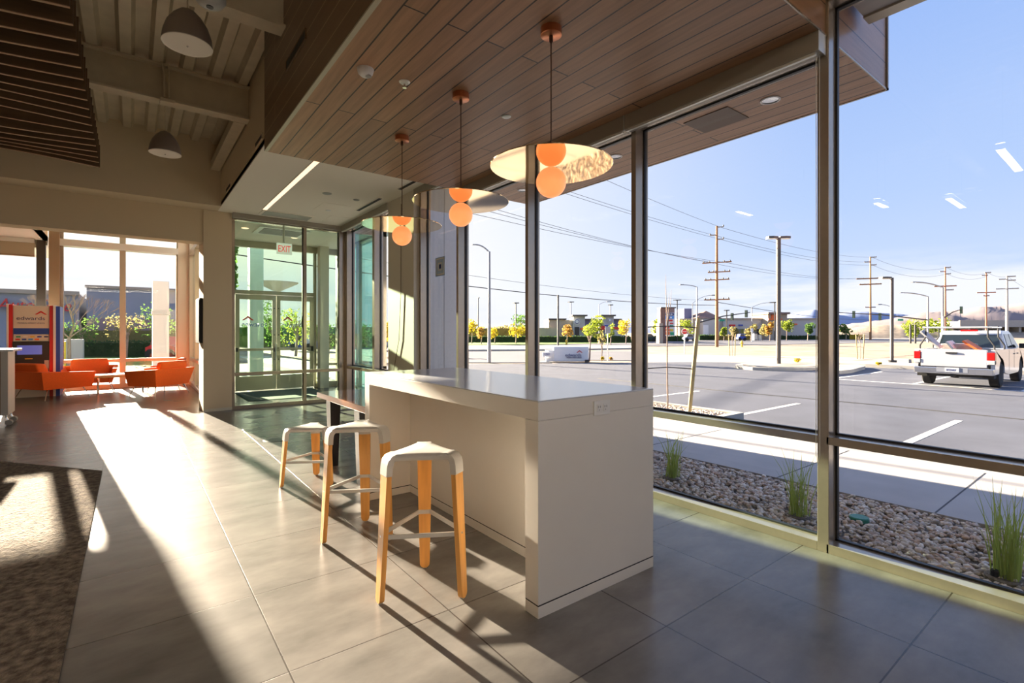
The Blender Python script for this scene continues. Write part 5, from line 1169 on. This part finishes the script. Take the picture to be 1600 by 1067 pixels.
build(MB().tube([p, (p.x, p.y, up(452, 26))], .05, 8), 'pole', 'galv', t); build(MB().lathe([(.1, 0), (1.0, .45), (1.05, .5), (0, .5)], (p.x, p.y, up(456, 26)), 20), 'lamp_hood', 'seat_metal', t)

# ---- roadside items
def mono():
    a, _ = gp(866, 566); D = 27.5; a = dp(865, D); b_ = dp(913, D); t = thing('monument_sign', 'white monument sign with a red roof mark and lettering', 'sign', tuple((a + b_) / 2))
    bk = Vector((FX, FY, 0)) * .9; z1 = up(541.5, D)
    sh = RGT * .22
    bt = [a, b_ + RGT * .25, b_ + RGT * .25 + bk, a + bk]; tp = [v.copy() for v in bt]
    for v in tp: v.z = z1
    build(MB().hexa(bt, tp), 'body', 'white', t, .05)
    build(MB().hexa([Vector((v.x, v.y, G)) for v in [dp(914, D - .2), dp(921, D - .2), dp(921, D + .5), dp(914, D + .5)]], [Vector((v.x, v.y, G + .12)) for v in [dp(914, D - .2), dp(921, D - .2), dp(921, D + .5), dp(914, D + .5)]]), 'ground_light', 'dark', t)
    text('lettering', 'edwards', .22, 'navy', at(883, 556.5, D - .07), RGT, (0, 0, 1), t, .01, 0, 'LEFT', 1.2)
    text('small_lettering', 'FEDERAL CREDIT UNION', .11, 'navy', at(885.5, 559.5, D - .07), RGT, (0, 0, 1), t, .01, 0, 'LEFT', .66)
    chevron('chevron_mark', 'red', at(905.5, 551, D - .08), RGT, (0, 0, 1), .34, t)
    block('lower_block', 'white', 853, 867, None, 547, D + .1, .6, t)
    n_ = block('number_plate', 'white', 848, 861, 557, 550.5, D - .1, .1, t)
    text('numerals', '43882', .16, 'navy', at(850.5, 555, D - .22), RGT, (0, 0, 1), n_, .004, 0, 'LEFT', .75)
mono()
def roadsign(label, px, py, ybot, ytop, w, m, stop=False):
    b, D = gp(px, py); t = thing('road_sign', label, 'road sign', tuple(b)); build(MB().tube([b, (b.x, b.y, up(ytop, D) - .05)], .035 * D / 30, 7), 'post', 'hem', t)
    c = at(px, (ybot + ytop) / 2, D - .1); f = Vector((-FX, -FY, 0)); r = w * D / 777 / 2
    if stop:
        vs = [c + (RGT * math.cos(R(22.5 + 45 * i)) + Vector((0, 0, 1)) * math.sin(R(22.5 + 45 * i))) * r * 1.1 for i in range(8)]
        build(MB().hexa([v + f * .0 for v in vs], [v + f * .02 for v in vs]), 'border', 'white', t)
        vs = [c + (v - c) * .9 for v in vs]; build(MB().hexa([v + f * .02 for v in vs], [v + f * .03 for v in vs]), 'sign_face', 'red', t)
        text('lettering', 'STOP', r * .62, 'white', c + f * .035 - RGT * r * .78 - Vector((0, 0, r * .22)), RGT, (0, 0, 1), t, .003)
    else:
        h = (ybot - ytop) * D / 777 / 2
        build(MB().hexa([c + RGT * a * r + Vector((0, 0, -h)) + f * b2 for a, b2 in ((-1, .03), (1, .03), (1, 0), (-1, 0))], [c + RGT * a * r + Vector((0, 0, h)) + f * b2 for a, b2 in ((-1, .03), (1, .03), (1, 0), (-1, 0))]), 'sign_face', m, t)
roadsign('red octagonal STOP sign on a white post', 1069.5, 553, 524, 512, 8.5, 'red', True)
roadsign('blank back of a pale road sign on a thin post, third bay', 949.5, 564, 521, 510, 8, 'seat_metal')
roadsign('small white roadside sign by the utility cabinets', 1175, 534, 519, 513, 4, 'white')
for (px, py, lab) in ((885, 538.5, 'yellow fire hydrant on the far verge, third bay'), (1159, 542, 'yellow fire hydrant on the sand, right of the tall pole')):
    b, D = gp(px, py); t = thing('fire_hydrant', lab, 'fire hydrant', tuple(b))
    build(MB().lathe([(.16, 0), (.16, .05), (.11, .06), (.11, .5), (.14, .52), (.12, .62), (.05, .70), (0, .72)], tuple(b), 12), 'barrel', 'yellowp', t); build(MB().tube([b + RGT * -.2 + Vector((0, 0, .42)), b + RGT * .2 + Vector((0, 0, .42))], .055, 8), 'outlet', 'yellowp', t)
for (px, w, ytop, m, lab) in ((1181, 5, 521, 'galv', 'grey utility cabinet across the street, left of two'), (1188, 4.5, 523, 'white', 'white utility cabinet across the street, right of two')):
    t = thing('utility_cabinet', lab, 'cabinet', tuple(dp(px, 108))); block('casing', m, px - w / 2, px + w / 2, None, ytop, 108, 1, t); block('door', 'hem', px - w * .4, px + w * .4, 530, ytop + 1, 107.95, .05, t)
def car(label, px, D, wpx, m):
    b = dp(px, D); L = wpx / 777 * D; t = thing('car', label, 'car', tuple(b)); f = Vector((FX, FY, 0))
    prof = [(-.5, .3), (-.5, .75), (-.36, .85), (-.24, 1.35), (.14, 1.38), (.30, .9), (.48, .78), (.5, .3)]
    A = [b + RGT * x * L + Vector((0, 0, z)) for x, z in prof]; B = [v + f * 1.7 for v in A]; n = len(A)
    build(MB().add(A + B, [tuple(range(n)), tuple(range(2 * n - 1, n - 1, -1))] + [(i, (i + 1) % n, n + (i + 1) % n, n + i) for i in range(n)]), 'body', m, t)
    wd = [(-.33, .9), (-.23, 1.28), (.12, 1.3), (.24, .92)]; W = [b + RGT * x * L + Vector((0, 0, z)) - f * .01 for x, z in wd]
    build(MB().hexa(W, [w - f * .01 for w in W]), 'side_windows', 'carglass', t)
    for x in (-.32, .32):
        c = b + RGT * x * L + Vector((0, 0, .33)); vs = [c + (RGT * math.cos(i * .524) + Vector((0, 0, 1)) * math.sin(i * .524)) * .33 for i in range(12)]
        build(MB().hexa([v - f * .03 for v in vs], [v + f * .2 for v in vs]), 'wheel', 'tyre', t)
car('dark blue parked car right of the STOP sign', 1079, 92, 17, 'big_shop'); car('blue car parked before the tan shops', 1160, 100, 12, 'blue'); car('dark car at the left of the pylon hedge', 1017, 92, 14, 'signal'); car('blue car beyond the right vestibule door', 470, 44, 40, 'blue'); car('dark car beyond the corner glazing', 608, 46, 26, 'big_shop'); car('red parked car outside the lounge window, bottom right', 250, 29, 46, 'red')

# ---- white pickup truck
t = thing('pickup_truck', 'white pickup truck with a ladder rack, parked facing away', 'pickup truck', (0, 0, 0))
W = .90; mb = MB()
# lower body sides with wheel arches: side outline lofted across the width
def side(y0, y1, prof):
    n = len(prof); A = [(x, y0, z) for x, z in prof]; B = [(x, y1, z) for x, z in prof]
    return (A + B, [(i, (i + 1) % n, n + (i + 1) % n, n + i) for i in range(n)], n)
def arch(cx, r, z0, n=9): return [(cx + r * math.cos(math.pi - math.pi * i / (n - 1)), z0 + r * math.sin(math.pi - math.pi * i / (n - 1)) * 1.0) for i in range(n)]
bodyp = [(.10, .42)] + arch(1.08, .43, .42) + [(2.2, .34), (3.75, .34)] + arch(4.35, .43, .42) + [(5.25, .42), (5.32, .62), (5.28, .92), (4.95, 1.04), (4.0, 1.10), (.10, 1.12)]
def shell(y0, y1, prof, name, m, par, bev=0.):
    bm = bmesh.new(); f1 = [bm.verts.new((x, y0, z)) for x, z in prof]; f2 = [bm.verts.new((x, y1, z)) for x, z in prof]; n = len(prof)
    bm.faces.new(f1); bm.faces.new(f2[::-1])
    for i in range(n): bm.faces.new((f1[i], f2[i], f2[(i + 1) % n], f1[(i + 1) % n]))
    bmesh.ops.triangulate(bm, faces=[f for f in bm.faces if len(f.verts) > 4]); bmesh.ops.recalc_face_normals(bm, faces=bm.faces)
    me = bpy.data.meshes.new(name); bm.to_mesh(me); bm.free(); me.materials.append(M[m]); o = bpy.data.objects.new(name, me); col.objects.link(o); o.parent = par; return o
shell(-W, -W + .09, bodyp, 'side_panel', 'truck', t); shell(W - .09, W, bodyp, 'side_panel', 'truck', t)
build(MB().box(.12, 2.05, -W + .085, W - .085, .62, .68), 'bed_floor', 'dark', t)
build(MB().hexa([(2.05, -W + .02, .45), (5.15, -W + .05, .45), (5.15, W - .05, .45), (2.05, W - .02, .45)], [(2.05, -W + .02, 1.10), (5.1, -W + .07, 1.02), (5.1, W - .07, 1.02), (2.05, W - .02, 1.10)]), 'hood_and_floor', 'truck', t, .03)
cb = [(2.02, 1.09), (2.16, 1.58), (2.35, 1.67), (3.45, 1.66), (3.7, 1.58), (4.35, 1.10)]
n = len(cb); A = [(x, -W + .03 + (z - 1.09) * .26, z) for x, z in cb]; B = [(x, W - .03 - (z - 1.09) * .26, z) for x, z in cb]
cab = build(MB().add(A + B, [tuple(range(n)), tuple(range(2 * n - 1, n - 1, -1))] + [(i, (i + 1) % n, n + (i + 1) % n, n + i) for i in range(n)]), 'cab', 'truck', t, .02)
def cy(z): return W - .03 - (z - 1.09) * .26
build(MB().hexa([(2.035, -.74, 1.15), (2.035, .74, 1.15), (2.02, .74, 1.15), (2.02, -.74, 1.15)], [(2.150, -.66, 1.54), (2.150, .66, 1.54), (2.135, .66, 1.54), (2.135, -.66, 1.54)]), 'rear_window', 'carglass', cab)
for s in (-1, 1):
    for (a0_, a1_, b0_, b1_) in ((2.28, 3.02, 2.40, 3.02), (3.12, 4.05, 3.12, 3.62)):
        q0 = cy(1.14) + .008; q1 = cy(1.55) + .008
        build(MB().hexa([(a0_, s * q0, 1.14), (a1_, s * q0, 1.14), (a1_, s * (q0 - .03), 1.14), (a0_, s * (q0 - .03), 1.14)], [(b0_, s * q1, 1.56), (b1_, s * q1, 1.56), (b1_, s * (q1 - .03), 1.56), (b0_, s * (q1 - .03), 1.56)]), 'side_window', 'carglass', cab)
    mi = build(MB().box(3.88, 4.0, s * (W + .09) - .09, s * (W + .09) + .09, 1.10, 1.26), 'wing_mirror', 'dark', t, .02); build(MB().box(3.868, 3.88, s * (W + .09) - .07, s * (W + .09) + .07, 1.12, 1.24), 'mirror_glass', 'carglass', mi)
    for dx in (2.95, 3.55): build(MB().box(dx, dx + .16, s * W - .015, s * W + .015, .93, .96), 'door_handle', 'dark', t, .005)
    build(MB().box(3.06, 3.07, s * W - .003, s * W + .003, .5, 1.09).box(2.20, 2.21, s * W - .003, s * W + .003, .45, 1.09), 'door_seam', 'black', t)
    tl = build(MB().box(.065, .26, s * (W - .075) - .08, s * (W - .075) + .085, .82, 1.04), 'tail_lamp', 'taillight', t, .012); build(MB().box(.06, .24, s * (W - .075) - .075, s * (W - .075) + .08, .70, .815), 'reverse_lamp', 'hem', tl, .01)
    build(MB().box(.20, .52, s * (W - .16) - .12, s * (W - .16) + .12, .30, .48), 'mud_flap', 'tyre', t)
build(MB().box(.07, .13, -W + .16, W - .16, .60, 1.115), 'tailgate', 'truck', t, .012)
build(MB().box(.05, .075, -.10, .16, .985, 1.035), 'tailgate_handle', 'dark', t, .005)
bp = build(MB().hexa([(-.06, -W + .02, .40), (-.06, W - .02, .40), (.12, W, .40), (.12, -W, .40)], [(-.08, -W + .02, .585), (-.08, W - .02, .585), (.12, W, .585), (.12, -W, .585)]), 'rear_bumper', 'chrome', t, .02)
build(MB().box(-.095, -.07, -.36, .34, .455, .59), 'plate_recess', 'big_shop', bp); pl = build(MB().box(-.105, -.092, -.17, .13, .46, .59), 'licence_plate', 'white', bp)
text('plate_lettering', '8P39447', .085, 'navy', (-.107, .115, .49), (0, -1, 0), (0, 0, 1), pl, .001, 0, 'LEFT', .72)
build(MB().tube([(.0, 0, .36), (.3, 0, .36)], .05, 8).box(.3, .5, -.7, .7, .30, .42), 'tow_hitch', 'dark', t)
build(MB().box(2.05, 2.12, -.22, .20, 1.645, 1.70), 'brake_light', 'taillight', t, .008)
for x in (1.08, 4.35):
    for s in (-1, 1):
        c = (x, s * (W - .13), .375)
        w = build(MB().lathe([(.20, -.115), (.345, -.115), (.372, -.09), (.375, 0), (.372, .09), (.345, .115), (.20, .115)], c, 28, 'y'), 'wheel', 'tyre', t, 0, True)
        rim = MB().lathe([(0, s * .085), (.07, s * .09), (.08, s * .07), (.205, s * .10), (.215, s * .116), (.215, s * .06), (.0, s * .05)], c, 28, 'y')
        build(rim, 'rim', 'chrome', w, 0, True)
for s in (-1, 1):
    for x in (.42, 1.9):
        build(MB().tube([(x, s * (W - .06), 1.11), (x, s * (W - .06), 1.22), (x + .0, s * (W - .20), 1.48), (x, s * (W - .20), 1.80)], .022, 7), 'rack_upright', 'dark', t)
for x in (.42, 1.9): build(MB().tube([(x, -W + .12, 1.76), (x, W - .12, 1.76)], .026, 8), 'rack_crossbar', 'hem', t)
t.location = (19.05, 3.72, G)
bx, by = 19.05, 3.72
def board(label, pts, th, m, cat='board', stripes=None):
    p = [Vector(q) for q in pts]; n = (p[1] - p[0]).cross(p[3] - p[0]).normalized() * th
    t2 = thing('striped_barricade_board' if stripes else 'folded_tarp', label, cat, tuple(p[0]))
    build(MB().hexa(p, [q + n for q in p]), 'board', m, t2)
    if stripes:
        for i in range(stripes):
            f0, f1 = (i + .15) / stripes, (i + .55) / stripes
            q = [p[0].lerp(p[1], f0), p[0].lerp(p[1], f1), p[3].lerp(p[2], f1), p[3].lerp(p[2], f0)]
            build(MB().hexa([v - n * .1 for v in q], [v - n * .02 for v in q]), 'stripe', 'orangep', t2)
board('grey-white folded sheet leaning over the left rear corner of the pickup bed', [(bx + .35, by + .84, G + 1.62), (bx + .55, by + .42, G + 1.10), (bx + .75, by + .38, G + 1.14), (bx + .55, by + .80, G + 1.70)], .05, 'seat_metal', 'tarp')
board('striped board lying in the pickup bed, left one', [(bx + .6, by + .28, G + 1.32), (bx + .6, by + .12, G + 1.10), (bx + 1.2, by + .10, G + 1.12), (bx + 1.2, by + .26, G + 1.34)], .05, 'hem', 'board', 2)
board('striped orange board lying in the pickup bed, right one', [(bx + .5, by - .12, G + 1.34), (bx + .5, by - .45, G + 1.08), (bx + 1.0, by - .47, G + 1.10), (bx + 1.0, by - .14, G + 1.36)], .05, 'orangep', 'board', 2)
tag(build(MB().box(bx + .9, bx + 1.9, by - .25, by + .45, G + .70, G + 1.27), 'tool_box', 'grey_pl', None, .03), 'grey tool box standing in the pickup bed', 'tool box')

# ================================================================= LIGHT
AZ = math.atan2(-.993, .118)                 # direction the sunlight travels
EL = R(13.3)
sd = Vector((math.cos(AZ) * math.cos(EL), math.sin(AZ) * math.cos(EL), -math.sin(EL)))
L = bpy.data.lights.new('sun', 'SUN'); L.energy = 31; L.angle = R(.55); L.color = (1, .83, .62)
so = bpy.data.objects.new('sun', L); col.objects.link(so); so.rotation_euler = sd.to_track_quat('-Z', 'Y').to_euler()

w = bpy.data.worlds.new('sky'); scn.world = w; w.use_nodes = True; nt = w.node_tree; nt.nodes.clear(); K = nt.links
def N(t_): return nt.nodes.new(t_)
out = N('ShaderNodeOutputWorld'); bg = N('ShaderNodeBackground'); K.new(bg.outputs[0], out.inputs[0])
tc = N('ShaderNodeTexCoord'); sp = N('ShaderNodeSeparateXYZ'); K.new(tc.outputs['Generated'], sp.inputs[0])
rp = N('ShaderNodeValToRGB'); cr = rp.color_ramp; cr.elements[0].position = 0; cr.elements[0].color = (.68, .76, .92, 1)
cr.elements[1].position = 1; cr.elements[1].color = (.16, .29, .72, 1)
for pos, c in ((.09, (.58, .69, .92)), (.22, (.46, .60, .90)), (.45, (.33, .485, .86))):
    e = cr.elements.new(pos); e.color = (*c, 1)
K.new(sp.outputs[2], rp.inputs[0])
# brighter, whiter toward the sun
dt = N('ShaderNodeVectorMath'); dt.operation = 'DOT_PRODUCT'; K.new(tc.outputs['Generated'], dt.inputs[0]); dt.inputs[1].default_value = tuple(-sd)
mr = N('ShaderNodeMapRange'); mr.inputs[1].default_value = .25; mr.inputs[2].default_value = 1; K.new(dt.outputs['Value'], mr.inputs[0])
pw = N('ShaderNodeMath'); pw.operation = 'POWER'; pw.inputs[1].default_value = 1.6; K.new(mr.outputs[0], pw.inputs[0])
m1 = N('ShaderNodeMix'); m1.data_type = 'RGBA'; K.new(pw.outputs[0], m1.inputs['Factor']); K.new(rp.outputs[0], m1.inputs[6]); m1.inputs[7].default_value = (1.25, 1.15, 1.0, 1)
# clouds: a bank low over the horizon and thin wisps
def cloud(scale, st, lo, hi, z0, z1, z2, z3):
    mp = N('ShaderNodeMapping'); mp.inputs['Scale'].default_value = st; K.new(tc.outputs['Generated'], mp.inputs[0])
    n = N('ShaderNodeTexNoise'); n.inputs['Scale'].default_value = scale; n.inputs['Detail'].default_value = 7; n.inputs['Roughness'].default_value = .6; K.new(mp.outputs[0], n.inputs[0])
    a = N('ShaderNodeMapRange'); a.inputs[1].default_value = lo; a.inputs[2].default_value = hi; K.new(n.outputs['Fac'], a.inputs[0])
    b1 = N('ShaderNodeMapRange'); b1.inputs[1].default_value = z0; b1.inputs[2].default_value = z1; K.new(sp.outputs[2], b1.inputs[0])
    b2 = N('ShaderNodeMapRange'); b2.inputs[1].default_value = z3; b2.inputs[2].default_value = z2; K.new(sp.outputs[2], b2.inputs[0])
    x1 = N('ShaderNodeMath'); x1.operation = 'MULTIPLY'; K.new(a.outputs[0], x1.inputs[0]); K.new(b1.outputs[0], x1.inputs[1])
    x2 = N('ShaderNodeMath'); x2.operation = 'MULTIPLY'; K.new(x1.outputs[0], x2.inputs[0]); K.new(b2.outputs[0], x2.inputs[1]); return x2
c1 = cloud(2.2, (1, 1, 7), .40, .54, .0, .03, .08, .135)
c2 = cloud(3.0, (1, 1.4, 5), .62, .76, .08, .16, .22, .45)
m2 = N('ShaderNodeMix'); m2.data_type = 'RGBA'; K.new(c1.outputs[0], m2.inputs['Factor']); K.new(m1.outputs[2], m2.inputs[6]); m2.inputs[7].default_value = (.88, .89, .96, 1)
m3 = N('ShaderNodeMix'); m3.data_type = 'RGBA'; K.new(c2.outputs[0], m3.inputs['Factor']); K.new(m2.outputs[2], m3.inputs[6]); m3.inputs[7].default_value = (.82, .86, .96, 1)
K.new(m3.outputs[2], bg.inputs[0]); bg.inputs[1].default_value = .81

# ================================================================= camera and view
cam = bpy.data.cameras.new('camera'); co = bpy.data.objects.new('camera', cam); col.objects.link(co)
cam.sensor_fit = 'HORIZONTAL'; cam.sensor_width = 36; cam.lens = 777.0 / 1600 * 36
co.location = (0, 0, EYE); co.rotation_euler = (R(90), 0, -HEAD); cam.shift_y = -(533.5 - 520) / 1600.0
cam.clip_start = .05; cam.clip_end = 12000
scn.camera = co
vs_ = scn.view_settings; vs_.view_transform = 'Standard'; vs_.look = 'None'; vs_.exposure = 0.58; vs_.gamma = 1; vs_.use_curve_mapping = False
scn.cycles.max_bounces = 10; scn.cycles.diffuse_bounces = 5; scn.cycles.glossy_bounces = 5; scn.cycles.transparent_max_bounces = 24
scn.cycles.sample_clamp_indirect = 8; scn.cycles.caustics_reflective = False; scn.cycles.caustics_refractive = False
